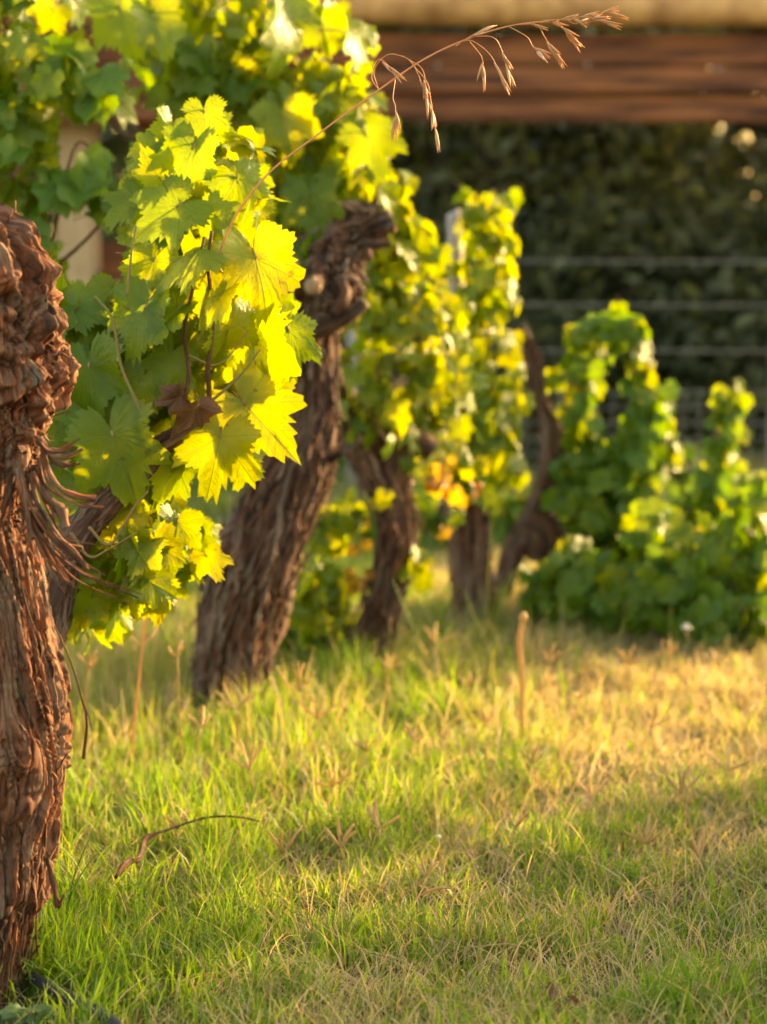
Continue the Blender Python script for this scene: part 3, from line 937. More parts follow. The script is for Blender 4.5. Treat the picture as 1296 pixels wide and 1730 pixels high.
C_ = (0, -1, .2)
for h in (
    (414, 682, 498, 772, 0, N_[0], (.1, -1, .1)), (432, 435, 458, 545, 0, N_[1], (.3, -1, .2)), (430, 572, 436, 700, .02, N_[3], (-.5, -1, .1)),
    (302, 348, 222, 400, .02, N_[0], (-.2, -1, .3)), (345, 470, 380, 392, .04, N_[2], (0, -1, .3)), (330, 430, 240, 470, -.04, N_[4], (.1, -.3, 1)),
    (190, 735, 228, 858, -.04, N_[0], (-.15, -1, .3)), (150, 620, 160, 722, 0, N_[5], (-.3, -1, .4)), (245, 520, 215, 610, -.03, N_[1], (-.3, -.8, .7)),
    (372, 738, 352, 846, -.03, N_[2], (.2, -1, .2)), (298, 790, 262, 850, .02, N_[0], (0, -1, .4)), (350, 680, 340, 760, .05, N_[4], (.1, -1, .2)),
    (248, 925, 270, 1005, .04, N_[0], (.1, -1, .1)), (300, 885, 292, 950, .05, N_[3], (.4, -1, .1)), (130, 520, 190, 540, .06, N_[1], (.1, -1, .5)),
    (105, 580, 110, 670, .08, N_[2], (0, -1, .3)), (190, 830, 205, 920, .03, N_[5], (-.3, -1, .4)), (488, 560, 496, 642, .05, N_[2], (.4, -1, .2)),
    (325, 250, 300, 330, .08, N_[1], (-.2, -1, .4)), (345, 190, 350, 250, .1, N_[0], (0, -1, .1)), (372, 500, 330, 560, -.05, N_[3], (-.3, -.7, .8)),
    (290, 600, 260, 670, 0, N_[2], (-.2, -1, .3)), (385, 560, 400, 480, -.02, N_[5], (.6, -.7, .2)), (240, 640, 200, 700, 0, N_[4], (-.2, -1, .3)),
    (300, 520, 250, 560, -.04, N_[1], (-.2, -.7, .7)), (120, 700, 100, 790, .05, N_[0], (0, -1, .3)), (260, 440, 230, 500, .03, N_[5], (0, -1, .3)),
    (350, 360, 400, 400, .04, N_[2], (.2, -1, 0)), (400, 300, 430, 370, .06, N_[4], (.3, -1, .2)), (270, 300, 240, 250, .08, N_[0], (0, -1, .1)),
    (130, 820, 150, 900, .05, N_[2], (0, -1, .4)), (100, 1010, 120, 1080, .08, N_[0], (.1, -1, .2)), (155, 1010, 140, 1070, .06, N_[5], (.3, -1, .2)),
    (325, 760, 300, 700, .03, N_[3], (0, -1, 0)), (410, 770, 405, 830, .04, N_[4], (.2, -1, .2)), (455, 640, 480, 690, .06, N_[1], (.2, -1, .3)),
    (390, 420, 420, 350, .05, N_[0], (.2, -1, 0)), (350, 940, 372, 980, .1, N_[2], (.1, -1, .2))):
    hero(v2, h[0], h[1], h[2], h[3], Y2 + h[4], h[5], h[6])
for h in ((302, 672, 262, 680), (335, 685, 312, 738)):
    hero(v2, *h, Y2 - .06, DRYV[0], (.9, -.6, .3), k=.9)
fill_blob(v2, 300, 560, 190, 210, Y2 + .20, .17, 130, .068, N_)
fill_blob(v2, 180, 690, 110, 140, Y2 + .14, .14, 75, .066, N_)
fill_blob(v2, 220, 910, 115, 120, Y2 + .12, .16, 85, .058, N_)
fill_blob(v2, 340, 320, 130, 150, Y2 + .28, .14, 60, .066, N_)
fill_blob(v2, 150, 1030, 75, 60, Y2 + .25, .1, 36, .05, N_)
fill_blob(v2, 300, 930, 55, 80, Y2 + .2, .1, 22, .05, N_)
fill_blob(v2, 120, 560, 50, 120, Y2 + .15, .1, 26, .06, N_)
fill_blob(v2, 420, 620, 60, 150, Y2 + .14, .08, 30, .055, N_)

# ---- vine 3: the big leaning trunk in the middle
Y3 = 5.6
v3 = thing('grape_vine', 'old vine with a thick leaning trunk, its gnarled head bent to the right above', 'vine', G(390, 1200))
t3 = PP([(395, 1240), (392, 1190), (393, 1110), (405, 1030), (436, 940), (470, 860), (505, 770), (522, 690), (530, 620), (530, 560), (532, 500), (545, 450), (572, 412), (610, 390), (650, 378)], Y3)
k3 = px_m(Y3)
r3 = np.array([58, 57, 60, 63, 65, 60, 50, 42, 34, 36, 56, 60, 50, 33, 22]) * k3
bd3 = bark_disp(21, 1.5, [(s_of(470, t3), -.5, .045, .022, .6), (s_of(440, t3), .6, .04, .02, 0), (s_of(520, t3), .5, .05, .03, .3), (s_of(500, t3), -.6, .04, .02, 0),
                          (s_of(800, t3), 1.0, .06, .012, 0), (s_of(950, t3), -1.2, .06, .02, 0)], True, .4, width=.016, gnarl=(s_of(560, t3), 9, .040))
ob('trunk', trunk_mesh('trunk', BARK_FAR, t3, r3, 200, 420, bd3), v3)
sm = strips_on(t3, r3, 240, 8, .05, .3, (.006, .016), .02, .02, .75)
o = ob('bark_strips', sm.mesh('bark_strips', [BARK_FAR]), v3); o['kind'] = 'stuff'
sm = strips_on(t3, r3, 90, 9, .03, .09, (.006, .016), .03, .7, .97)
o = ob('bark_curls', sm.mesh('bark_curls', [BARK_FAR]), v3); o['kind'] = 'stuff'
PALEWOOD = simple('cut_wood', (.42, .28, .16), .8, ncol=(.30, .17, .09), nscale=60, bump=.3)
def stub(vine, pts, rad, Y, end=True, mat=None):
    pp = PP(pts, Y)
    ob('spur', tube_mesh('spur', mat or BARK_FAR, pp, rad, 18, 26, disp=bark_disp(int(pts[0][0]), .25, (), False)), vine)
    if end:
        d = pp[-1] - pp[-2]; d /= np.linalg.norm(d)
        ob('cut_face', tube_mesh('cut_face', PALEWOOD, [pp[-1] - d * .004, pp[-1] + d * .0045], [rad[-1] * 1.02, rad[-1] * .9], 16, 3), vine)
stub(v3, [(500, 548, -.06), (540, 552, -.08), (585, 535, -.09), (616, 512, -.09)], [.034, .024, .017, .013], Y3)
stub(v3, [(560, 470, -.03), (580, 500, -.1), (560, 530, -.12)], [.03, .018, .012], Y3, False)
stub(v3, [(600, 400, -.02), (625, 415, -.05), (662, 414, -.06)], [.018, .008, .004], Y3, False)
stub(v3, [(536, 470, -.06), (530, 478, -.13), (528, 484, -.16)], [.03, .022, .02], Y3)
stub(v3, [(500, 450, -.03), (494, 447, -.1)], [.03, .018], Y3)
stub(v3, [(620, 385, 0), (650, 378, -.03), (662, 374, -.03)], [.03, .027, .025], Y3)
stub(v3, [(548, 780, -.02), (575, 765, -.06), (600, 750, -.07), (608, 735, -.07)], [.012, .008, .006, .005], Y3, False)
stub(v3, [(370, 980, .04), (345, 940, .05), (352, 915, .06)], [.05, .03, .016], Y3, False)
F_ = FARV
MX = NEARV + FARV
for pts, n, sz, sp in (
    ([(500, 440), (470, 330), (460, 220), (450, 100), (440, -40)], 46, .066, .12),
    ([(520, 430), (540, 330), (560, 230), (590, 130), (610, 50)], 46, .064, .11),
    ([(500, 450), (420, 380), (340, 280), (290, 160), (240, 20)], 46, .068, .13),
    ([(560, 410), (600, 330), (620, 260), (650, 200)], 34, .060, .09),
    ([(490, 470), (400, 430), (320, 330), (270, 220)], 28, .060, .12),
    ([(450, 250), (400, 180), (420, 60), (480, 60)], 22, .055, .09),
    ([(540, 330), (500, 260), (480, 180), (470, 60)], 18, .055, .08)):
    fill_shoot(v3, [p for p in PP([(a, b, RNG.normal(.05, .06)) for a, b in pts], Y3)], n, sz, sp, MX, cr=.005)
for (a, b, rx, ry, n) in ((330, 120, 110, 110, 60), (470, 170, 110, 130, 70), (590, 230, 60, 110, 34), (420, 20, 170, 40, 30)):
    fill_blob(v3, a, b, rx, ry, Y3 + .1, .16, n, .064, MX)
# spot leaves of the upper tangle that read singly
for h in ((475, 20, 478, 130, 0, (1, -.5, .1)), (545, 40, 560, 100, 0, (0, -1, .3)), (205, 20, 230, 110, -.1, (0, -1, .2)), (260, 30, 290, 100, -.12, (.6, -1, .4)),
          (620, 230, 650, 300, 0, (0, -1, .2)), (590, 60, 610, 130, -.05, (1, -.4, .2)), (390, 130, 380, 200, .1, (-.2, -1, .3)), (330, 90, 320, 160, .1, (-.2, -1, .4)),
          (525, 330, 540, 410, .05, (.1, -1, .1)), (480, 200, 500, 280, 0, (.1, -1, .1))):
    hero(v3, h[0], h[1], h[2], h[3], Y3 - .1 + h[4], NEARV[RNG.integers(6)], h[5])

# ---- vine 4: curved trunk behind it, leaves draped to its right
Y4 = 6.15
v4 = thing('grape_vine', 'vine with a bow-shaped trunk right behind the leaning one, yellow-green curtain of leaves above', 'vine', G(615, 1125))
t4 = PP([(598, 1150), (620, 1090), (650, 1010), (668, 930), (662, 860), (640, 800), (612, 750)], Y4)
k4 = px_m(Y4)
bd4 = bark_disp(33, 1.2, (), True, 1.5)
ob('trunk', trunk_mesh('trunk', BARK_FAR, t4, np.array([27, 27, 26, 25, 28, 30, 24]) * k4, 110, 200, bd4), v4)
ob('arm', trunk_mesh('arm', BARK_FAR, PP([(640, 820), (610, 750), (585, 700), (560, 645), (545, 600)], Y4), np.array([26, 30, 27, 22, 14]) * k4, 70, 100, bark_disp(34, 1)), v4)
ob('arm', trunk_mesh('arm', BARK_FAR, PP([(650, 850), (668, 790), (672, 750), (700, 745), (730, 765)], Y4), np.array([26, 30, 26, 18, 12]) * k4, 70, 100, bark_disp(35, 1)), v4)
sm = strips_on(t4, np.array([34, 34, 33, 32, 36, 36, 26]) * k4, 60, 18, .05, .2, (.006, .014), .03)
o = ob('bark_strips', sm.mesh('bark_strips', [BARK_FAR]), v4); o['kind'] = 'stuff'
for pts, n, sz, sp in (
    ([(680, 750), (640, 640), (630, 520), (640, 420), (650, 340)], 80, .060, .13),
    ([(700, 760), (700, 660), (690, 560), (680, 460), (660, 400)], 80, .060, .12),
    ([(700, 770), (740, 680), (745, 600), (735, 520), (725, 490)], 70, .058, .10),
    ([(660, 520), (670, 430), (665, 350), (640, 260)], 44, .06, .08),
    ([(650, 740), (620, 690), (610, 640), (600, 580)], 26, .05, .09)):
    fill_shoot(v4, PP([(a, b, RNG.normal(0, .06)) for a, b in pts], Y4), n, sz, sp, MX, cr=.005, taper=.25)
for (a, b, n, r_, dY) in ((560, 890, 26, 34, .0), (530, 1000, 44, 52, -.1), (500, 1060, 34, 48, .1), (590, 860, 8, 20, .1), (700, 950, 10, 24, 0), (565, 1060, 34, 48, .1)):
    fill_blob(v4, a, b, r_, r_ * 1.2, Y4 + dY, .08, n, .052, MX)
for i in range(22):
    a = P(695 + RNG.normal(35, 34), 765 + RNG.normal(40, 42), Y4 + RNG.normal(0, .07))
    leaf_at(v4, a, (RNG.normal(0, .5), 0, -1), (RNG.normal(.2, .6), -1, .2), RNG.uniform(.03, .05), OLDV[i % 2] if i % 2 else NEARV[i % 6])
for i in range(8):
    a = P(590 + RNG.uniform(0, 40), 860 + RNG.uniform(0, 150), Y4 + .1)
    leaf_at(v4, a, (RNG.normal(0, .4), 0, -1), (RNG.normal(0, .4), -1, .2), .03, OLDV[i % 2])

# ---- vine 5: straight dark stump with a hanging column of leaves
Y5 = 6.65
k5 = px_m(Y5)
v5 = thing('grape_vine', 'vine on a straight short trunk with one tall column of leaves beside the grey stake', 'vine', G(795, 1075))
ob('trunk', trunk_mesh('trunk', BARK_FAR, PP([(800, 1100), (796, 1000), (795, 900), (790, 840), (800, 790)], Y5), np.array([38, 32, 31, 34, 22]) * k5, 90, 140, bark_disp(41, 1.1)), v5)
for pts, n, sz, sp in (
    ([(800, 820), (790, 700), (800, 560), (810, 440), (822, 330)], 105, .062, .095),
    ([(800, 820), (815, 700), (825, 560), (838, 440), (835, 320)], 80, .060, .08),
    ([(790, 830), (835, 780), (850, 700), (840, 640)], 50, .06, .075),
    ([(780, 830), (770, 760), (790, 690)], 16, .05, .07)):
    fill_shoot(v5, PP([(a, b, RNG.normal(0, .05)) for a, b in pts], Y5), n, sz, sp, F_, cr=.005, taper=.3)
fill_blob(v5, 790, 800, 50, 50, Y5 - .1, .08, 16, .05, F_)

# ---- vine 6: thin twisted trunk
Y6 = 7.05
k6 = px_m(Y6)
v6 = thing('grape_vine', 'vine with a thin snaking bare trunk to the right of the leaf column', 'vine', G(845, 1045))
ob('trunk', trunk_mesh('trunk', BARK_FAR, PP([(836, 1070), (848, 1000), (866, 935), (902, 872), (930, 800), (934, 730), (908, 665), (902, 610), (880, 552)], Y6),
                       np.array([14, 14, 18, 21, 18, 16, 13, 12, 9]) * k6, 80, 220, bark_disp(51, .8)), v6)
ob('arm', trunk_mesh('arm', BARK_FAR, PP([(880, 880), (908, 890), (918, 920), (912, 950)], Y6), np.array([28, 34, 30, 12]) * k6, 50, 60, bark_disp(52, 1.4)), v6)
stub(v6, [(925, 880, 0), (945, 895, -.05), (962, 912, -.06)], [.02, .012, .011], Y6)
for (a, b, n, r_) in ((872, 800, 10, 18), (940, 640, 6, 14), (968, 690, 14, 20), (966, 770, 8, 14), (872, 640, 6, 12)):
    fill_blob(v6, a, b, r_, r_ * 1.5, Y6, .07, n, .042, F_)

# ---- vines of the right-hand side
GF_ = SHADEV * 2 + FARV
def shoot_vine(label, bx, by, Y, shoots, blobs, seed):
    v = thing('grape_vine', label, 'vine', G(bx, by)); v.location = Vector((P(bx, by, Y)[0], Y, 0))
    kk = px_m(Y)
    top = shoots[0][0][0]
    ob('trunk', trunk_mesh('trunk', BARK_FAR, [v.location + Vector((0, 0, -.04)), P(bx + 6, by - 60, Y), P(top[0], top[1], Y)], np.array([26, 24, 16]) * kk, 40, 60, bark_disp(seed, 1)), v)
    for pts, n, sz, sp in shoots:
        fill_shoot(v, PP([(a, b, RNG.normal(0, .05)) for a, b in pts], Y), n, sz, sp, GF_, cr=.005, taper=.2)
    for (a, b, rx, ry, dY, n, sz) in blobs:
        fill_blob(v, a, b, rx, ry, Y + dY, .13, n, sz, GF_)
    return v
shoot_vine('vine with two tall leafy shoots arching over side by side, right of centre', 1030, 1040, 7.0,
    [([(1030, 960), (1000, 820), (985, 700), (985, 600), (1000, 540)], 80, .064, .062), ([(1040, 960), (1070, 800), (1085, 700), (1065, 590), (1050, 520)], 85, .064, .060),
     ([(1050, 940), (1100, 820), (1110, 740), (1100, 640)], 50, .056, .07)],
    [(1010, 850, 85, 110, 0, 90, .06), (1090, 900, 70, 90, .1, 70, .06)], 61)
shoot_vine('vine with a single narrow leafy shoot standing up near the right edge', 1190, 1050, 7.3,
    [([(1190, 980), (1195, 880), (1215, 780), (1230, 700), (1240, 655)], 90, .055, .055)],
    [(1180, 920, 80, 100, 0, 80, .05), (1240, 860, 50, 70, .1, 26, .05)], 62)
shoot_vine('low leafy vine cut off by the right edge of the picture', 1300, 1060, 7.1,
    [([(1300, 980), (1290, 880), (1290, 800)], 30, .05, .09)],
    [(1300, 900, 70, 120, 0, 70, .05)], 63)
shoot_vine('low spreading vine with dark leaves touching the grass below the two tall shoots', 1060, 1085, 6.6,
    [([(1060, 1040), (980, 960), (960, 910)], 22, .06, .07), ([(1080, 1040), (1085, 930), (1100, 850)], 26, .06, .06), ([(960, 1060), (930, 1000), (900, 960)], 16, .055, .06)],
    [(990, 1010, 100, 85, 0, 110, .06), (1100, 1020, 90, 95, -.05, 100, .06), (1150, 960, 80, 80, .1, 60, .06)], 64)
shoot_vine('low spreading vine with dark leaves touching the grass in the right corner of the row', 1230, 1105, 6.45,
    [([(1230, 1060), (1180, 960), (1160, 880)], 26, .06, .06), ([(1260, 1060), (1270, 900), (1285, 800)], 30, .06, .07)],
    [(1210, 1040, 100, 85, 0, 110, .06), (1300, 1030, 60, 110, 0, 70, .06), (1240, 950, 80, 80, .1, 60, .06)], 65)

shoot_vine('dark leafy vine farther back, seen low between the bare trunks in the centre', 740, 930, 8.4,
    [([(740, 900), (730, 840), (740, 780)], 20, .06, .12)],
    [(690, 900, 110, 70, 0, 90, .065), (820, 890, 100, 70, 0, 90, .065), (900, 880, 60, 60, 0, 40, .065)], 66)
shoot_vine('dark leafy vine farther back, behind the single narrow shoot at the right', 1150, 920, 8.6,
    [([(1150, 880), (1140, 800), (1150, 760)], 20, .06, .12)],
    [(1100, 860, 120, 80, 0, 100, .065), (1250, 860, 100, 80, 0, 100, .065)], 67)

# ---- vine far left, out of focus, behind the near trunk
Y9 = 5.25
v9 = thing('grape_vine', 'blurred vine with broad dark green leaves filling the upper left corner', 'vine', (P(40, 700, Y9)[0] - .1, Y9, 0))
ob('trunk', trunk_mesh('trunk', BARK_FAR, [v9.location + Vector((0, 0, -.04)), P(-40, 900, Y9), P(10, 700, Y9), P(40, 520, Y9)], np.array([50, 44, 40, 26]) * px_m(Y9), 50, 90, bark_disp(71, 1)), v9)
ob('arm', trunk_mesh('arm', BARK_FAR, PP([(165, 150), (200, 195), (225, 225), (250, 235)], Y9 + .4), np.array([18, 20, 16, 8]) * px_m(Y9), 30, 30, bark_disp(72, .8)), v9)
MG = SHADEV + NEARV
for pts, n, sz, sp in (
    ([(30, 520), (20, 380), (30, 240), (60, 120), (80, 40)], 70, .074, .14),
    ([(50, 520), (90, 400), (110, 300), (140, 240), (200, 330)], 44, .070, .11),
    ([(20, 300), (90, 200), (150, 140), (200, 180)], 34, .072, .11),
    ([(0, 200), (-20, 100), (30, 0), (70, -30)], 40, .074, .12),
    ([(60, 480), (150, 400), (210, 320), (230, 240)], 22, .06, .08)):
    fill_shoot(v9, PP([(a, b, RNG.normal(0, .06)) for a, b in pts], Y9), n, sz, sp, MG, cr=.005, taper=.2, up=.2)

# ---- unseen vines added outside the frame at the right to shade the near grass
def shade_vine(x, y, label, n=110):
    v = thing('grape_vine', label, 'vine', (x, y, 0), 'unseen vines added for shade')
    ob('trunk', trunk_mesh('trunk', BARK_FAR, [(x, y, -.04), (x + .04, y, .3), (x - .03, y, .55), (x, y, .72)], [.07, .065, .06, .05], 40, 50, bark_disp(int(x*10 + y*7), 1)), v)
    for i in range(n):
        d = rv(); d /= np.linalg.norm(d); d *= RNG.uniform(.1, 1) ** .4
        p = np.array([x, y, .62]) + d * np.array([.42, .56, .56])
        leaf_at(v, p, np.array([d[0] * .5, d[1] * .5, -.7]) + rv(.4), np.array([d[0], d[1], .5]) + rv(.4), .10 * RNG.uniform(.7, 1.2), F_[i % 4])
for x, y, n_, l_ in ((2.1, 3.6, 190, 'closest to the camera'), (2.15, 4.4, 170, 'second from the camera'), (2.2, 5.1, 160, 'third from the camera'), (2.3, 5.9, 90, 'farthest from the camera')):
    shade_vine(x, y, 'unseen bushy vine added beyond the right side to shade the lawn, ' + l_, n_)

# ------------------------------------------------------------------ posts, pergola, fence
WOOD_PALE = simple('pale_sawn_post', (.50, .34, .19), .8, ncol=(.40, .25, .13), nscale=3, bump=.3, stretch=(14, 14, 1))
WOOD_DARK = simple('dark_stained_beam', (.06, .017, .006), .75, ncol=(.32, .105, .035), nscale=2.6, bump=.8, stretch=(1.0, 9, 9))
WOOD_LOG = simple('weathered_log', (.62, .32, .11), .8, ncol=(.30, .13, .04), nscale=2.0, bump=.6, stretch=(3.5, 2.5, 2.5))
STAKE = simple('grey_stake', (.30, .25, .24), .85, ncol=(.42, .36, .34), nscale=8, bump=.3, stretch=(6, 6, 1))
WIRE = simple('galvanised_wire', (.20, .19, .17), .45, ncol=(.28, .26, .22), nscale=30)
def box_mesh(name, mat, cx, cy, cz, sx, sy, sz, bev=.01, rot=0, rough=0.0):
    import bmesh
    bm = bmesh.new()
    bmesh.ops.create_cube(bm, size=1)
    for v in bm.verts:
        v.co = Vector((v.co.x * sx, v.co.y * sy, v.co.z * sz))
    bmesh.ops.bevel(bm, geom=bm.edges[:], offset=bev, segments=2, affect='EDGES')
    bmesh.ops.rotate(bm, verts=bm.verts, cent=(0, 0, 0), matrix=Matrix.Rotation(rot, 3, 'Y'))
    bmesh.ops.translate(bm, verts=bm.verts, vec=(cx, cy, cz))
    me = bpy.data.meshes.new(name)
    bm.to_mesh(me); bm.free()
    me.materials.append(mat)
    return me
YP = 11.0
kp = px_m(YP)
pg = thing('pergola', 'brown timber pergola with heavy stacked beams and a pale post across the top', 'pergola', (P(130, 800, YP)[0], YP, 0))
pxx = P(131, 300, YP)[0]
z0, z1 = 0, P(0, -60, YP)[2]
ob('post', box_mesh('post', WOOD_PALE, pxx, YP, (z0 + z1) / 2, 68 * kp, 68 * kp, z1 - z0 + .1, .02), pg)
ob('post', box_mesh('post', WOOD_PALE, pxx + 5.2, YP, (z0 + z1) / 2, 68 * kp, 68 * kp, z1 - z0 + .1, .02), pg)
xa, xb = -2.6, 4.2
def hbeam(y0, y1, Y, depth, mat, rot=.004, x0=xa, x1=xb, name='beam'):
    za, zb = P(648, y1, Y)[2], P(648, y0, Y)[2]
    ob(name, box_mesh(name, mat, (x0 + x1) / 2, Y, (za + zb) / 2, x1 - x0, depth, zb - za, .012, rot), pg)
hbeam(58, 112, YP - .22, .10, WOOD_DARK)
hbeam(116, 158, YP - .27, .16, WOOD_DARK, .002)
hbeam(161, 206, YP - .24, .14, WOOD_DARK, .003)
ob('log', tube_mesh('log', WOOD_LOG, [P(-400, 20, YP - .35), P(300, 14, YP - .35), P(900, 18, YP - .35), P(1800, 22, YP - .35)], [.066, .07, .066, .07], 24, 60, disp=lambda TH, S_, R, c: .006 * fbm(np.cos(TH) * 2, np.sin(TH) * 2, S_ * 2, 2)), pg)
hbeam(-60, -6, YP - .1, .3, WOOD_DARK)
# short rafters laid across the beams
for i in range(7):
    x = -2.1 + i * .95
    ob('rafter', box_mesh('rafter', WOOD_LOG if i % 2 else WOOD_DARK, x, YP + .9, P(0, -66, YP)[2] + .06, .09, 2.6, .10, .01), pg)
ob('brace', box_mesh('brace', WOOD_DARK, P(182, 150, YP)[0] + .02, YP - .02, P(0, 150, YP)[2], .10, .08, .62, .01, -.62), pg)
ob('rail', box_mesh('rail', WOOD_DARK, P(300, 0, YP)[0] , YP + .12, P(0, 440, YP)[2], .9, .06, 62 * kp, .01), pg)
ob('rail', box_mesh('rail', WOOD_PALE, P(300, 0, YP)[0] , YP + .02, P(0, 487, YP)[2], .9, .12, 22 * kp, .008), pg)
for (px, py) in ((740, 112), (992, 110), (1215, 118), (560, 116)):
    b_ = P(px, py, YP - .36)
    ob('bolt', tube_mesh('bolt', WIRE, [b_ + (0, .03, 0), b_, b_ - (0, .004, 0)], [.010, .010, .006], 12, 4), pg)
# grey stake in the row
st_ = thing('vine_stake', 'weathered grey wooden stake standing behind the tall column of leaves', 'stake', (P(800, 1070, 6.8)[0], 6.8, 0))
ob('stake', tube_mesh('stake', STAKE, [P(797, 1090, 6.8), P(780, 760, 6.8), P(768, 392, 6.8), P(767, 378, 6.8)], [.024, .023, .022, .017], 16, 30), st_)
# wire fence
YF = 10.4
fn = thing('wire_fence', 'thin wire fence with netting at its foot in front of the dark trees', 'fence', (0, YF, 0))
for py in (441, 515, 592):
    ob('wire', tube_mesh('wire', WIRE, [P(560, py - 3, YF), P(900, py, YF), P(1500, py + 2, YF)], [.0032] * 3, 6, 20), fn)
mb = MB()
zt_, = (P(0, 662, YF)[2],)
for i in range(46):
    x = P(560, 0, YF)[0] + i * .075
    tube_into(mb, [(x, YF, .0), (x + .01, YF, zt_)], [.0018, .0018], seg=4, n=3)
for i in range(7):
    z = .02 + i * (zt_ - .02) / 6
    tube_into(mb, [(P(560, 0, YF)[0], YF, z), (P(1560, 0, YF)[0], YF, z)], [.0022, .0022], seg=4, n=3)
o = ob('netting', mb.mesh('netting', [WIRE]), fn); o['kind'] = 'stuff'
for px in (600, 1330):
    x = P(px, 0, YF)[0]
    ob('fence_post', tube_mesh('fence_post', STAKE, [(x, YF + .05, -.05), (x, YF + .05, 1.1)], [.035, .035], 12, 6), fn)

# ------------------------------------------------------------------ trees behind the fence
TB = simple('tree_bark', (.05, .035, .025), .9, ncol=(.11, .08, .055), nscale=6, bump=.6, stretch=(4, 4, 1))
def tree(x, y, h, rx, label, n=9000, low=.05, seed=0, lightness=0.0, lsize=.055):
    r = np.random.default_rng(seed + 100)
    t = thing('tree', label, 'tree', (x, y, 0))
    mb = MB()
    tube_into(mb, [(x, y, -.1), (x + r.normal(0, .08), y, h * .3), (x + r.normal(0, .15), y, h * .6), (x + r.normal(0, .2), y, h * .92)], [.13, .10, .07, .02], seg=10, n=24)
    for i in range(9):
        z = h * r.uniform(.15, .75); a = r.uniform(0, 6.28)
        e = (x + math.cos(a) * rx * .8, y + math.sin(a) * rx * .8, z + h * r.uniform(.08, .25))
        tube_into(mb, [(x, y, z), ((x + e[0]) / 2, (y + e[1]) / 2, z + .1), e], [.04, .028, .008], seg=6, n=10)
    ob('trunk', mb.mesh('trunk', [TB]), t)
    # clumps of leaves
    nc = 110
    cd = r.normal(size=(nc, 3)); cd /= np.linalg.norm(cd, axis=1)[:, None]
    cd *= r.uniform(.3, 1, (nc, 1)) ** .5
    hh = h * (1 - low) / 2
    cc = np.array([x, y, h * low + hh]) + cd * np.array([rx, rx * .8, hh])
    cs = r.uniform(.12, .30, nc) * (rx / 1.0) ** .5
    ci = r.integers(0, nc, n)
    p = cc[ci] + r.normal(size=(n, 3)) * cs[ci][:, None] * np.array([1, 1, .8])
    p[:, 2] = np.maximum(p[:, 2], .02)
    u = r.normal(size=(n, 3)); u /= np.linalg.norm(u, axis=1)[:, None]
    v = r.normal(size=(n, 3)); v -= u * (u * v).sum(1)[:, None]; v /= np.linalg.norm(v, axis=1)[:, None]
    s = (lsize * r.uniform(.6, 1.4, n))[:, None]
    V = np.stack([p - u * s, p + v * s * .45, p + u * s, p - v * s * .45], 1).reshape(-1, 3)
    F = np.arange(n * 4).reshape(-1, 4)
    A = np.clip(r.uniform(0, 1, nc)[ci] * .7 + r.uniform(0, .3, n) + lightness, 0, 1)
    o = ob('crown', mesh_np('crown', V, F, None, {'rnd': np.repeat(A, 4)}, False, [TREELEAF]), t)
    o['kind'] = 'stuff'
    return t
tree(-2.4, 13.2, 4.2, 1.3, 'dark bushy tree behind the pale pergola post at the far left', seed=1)
tree(-.6, 13.6, 4.6, 1.3, 'dark tree hidden behind the leafy shoots left of centre', seed=2)
tree(.55, 12.9, 3.6, .95, 'dark olive tree behind the fence just left of the tall leaf column', seed=3)
tree(1.35, 13.6, 4.2, 1.0, 'dark green tree under the beam between the grey stake and the two tall shoots', seed=4, lightness=.05)
tree(2.1, 13.0, 3.6, .95, 'dark green tree behind the fence above the single narrow shoot', 6000, seed=5)
tree(3.1, 13.6, 4.4, 1.1, 'dark tree at the right edge behind the fence', 12000, seed=6, lightness=-.1)
tree(-4.2, 17, 7, 2.2, 'tall dark tree deep behind on the far left', 12000, seed=7, lsize=.09)
tree(-1.2, 17.5, 7, 2.2, 'tall dark tree deep behind left of centre', 12000, seed=8, lsize=.09)
tree(1.6, 17.5, 7.5, 2.2, 'tall dark tree deep behind right of centre', 12000, seed=9, lsize=.09)
tree(4.6, 17, 7, 2.2, 'tall dark tree deep behind on the far right', 6000, seed=10, lsize=.09)
tree(7.6, 16.4, 6.5, 2.0, 'tall dark unseen tree added outside the right side to shade the grove', 5000, seed=12, lsize=.09)  # out of view, added to keep low sun off the trees behind the fence

tree(1.25, 12.3, 2.3, .42, 'slender young tree with yellow-green top leaves coloured paler to look sunlit, under the right half of the beam', 1300, .62, 51, .5, .05)  # added sprigs; raised leaf lightness imitates spots of sun
tree(.55, 12.2, 2.1, .30, 'slender young tree with a few leaves coloured paler to look sunlit, right of the grey stake', 500, .62, 52, .5, .05)
for i, (x, y, h, l_) in enumerate(((-1.2, 12.0, 1.3, 'behind the leaning trunk'), (.3, 11.8, 1.25, 'behind the tall leaf column'), (1.2, 12.0, 1.35, 'behind the two tall shoots'),
                      (2.1, 11.8, 1.3, 'behind the single narrow shoot'), (3.0, 12.1, 1.4, 'past the right edge'), (-2.4, 12.1, 1.3, 'behind the pale post'))):
    tree(x, y, h, .75, 'low dark bush at the foot of the wire fence ' + l_, 4500, 0.0, 30 + i, -.2, .05)

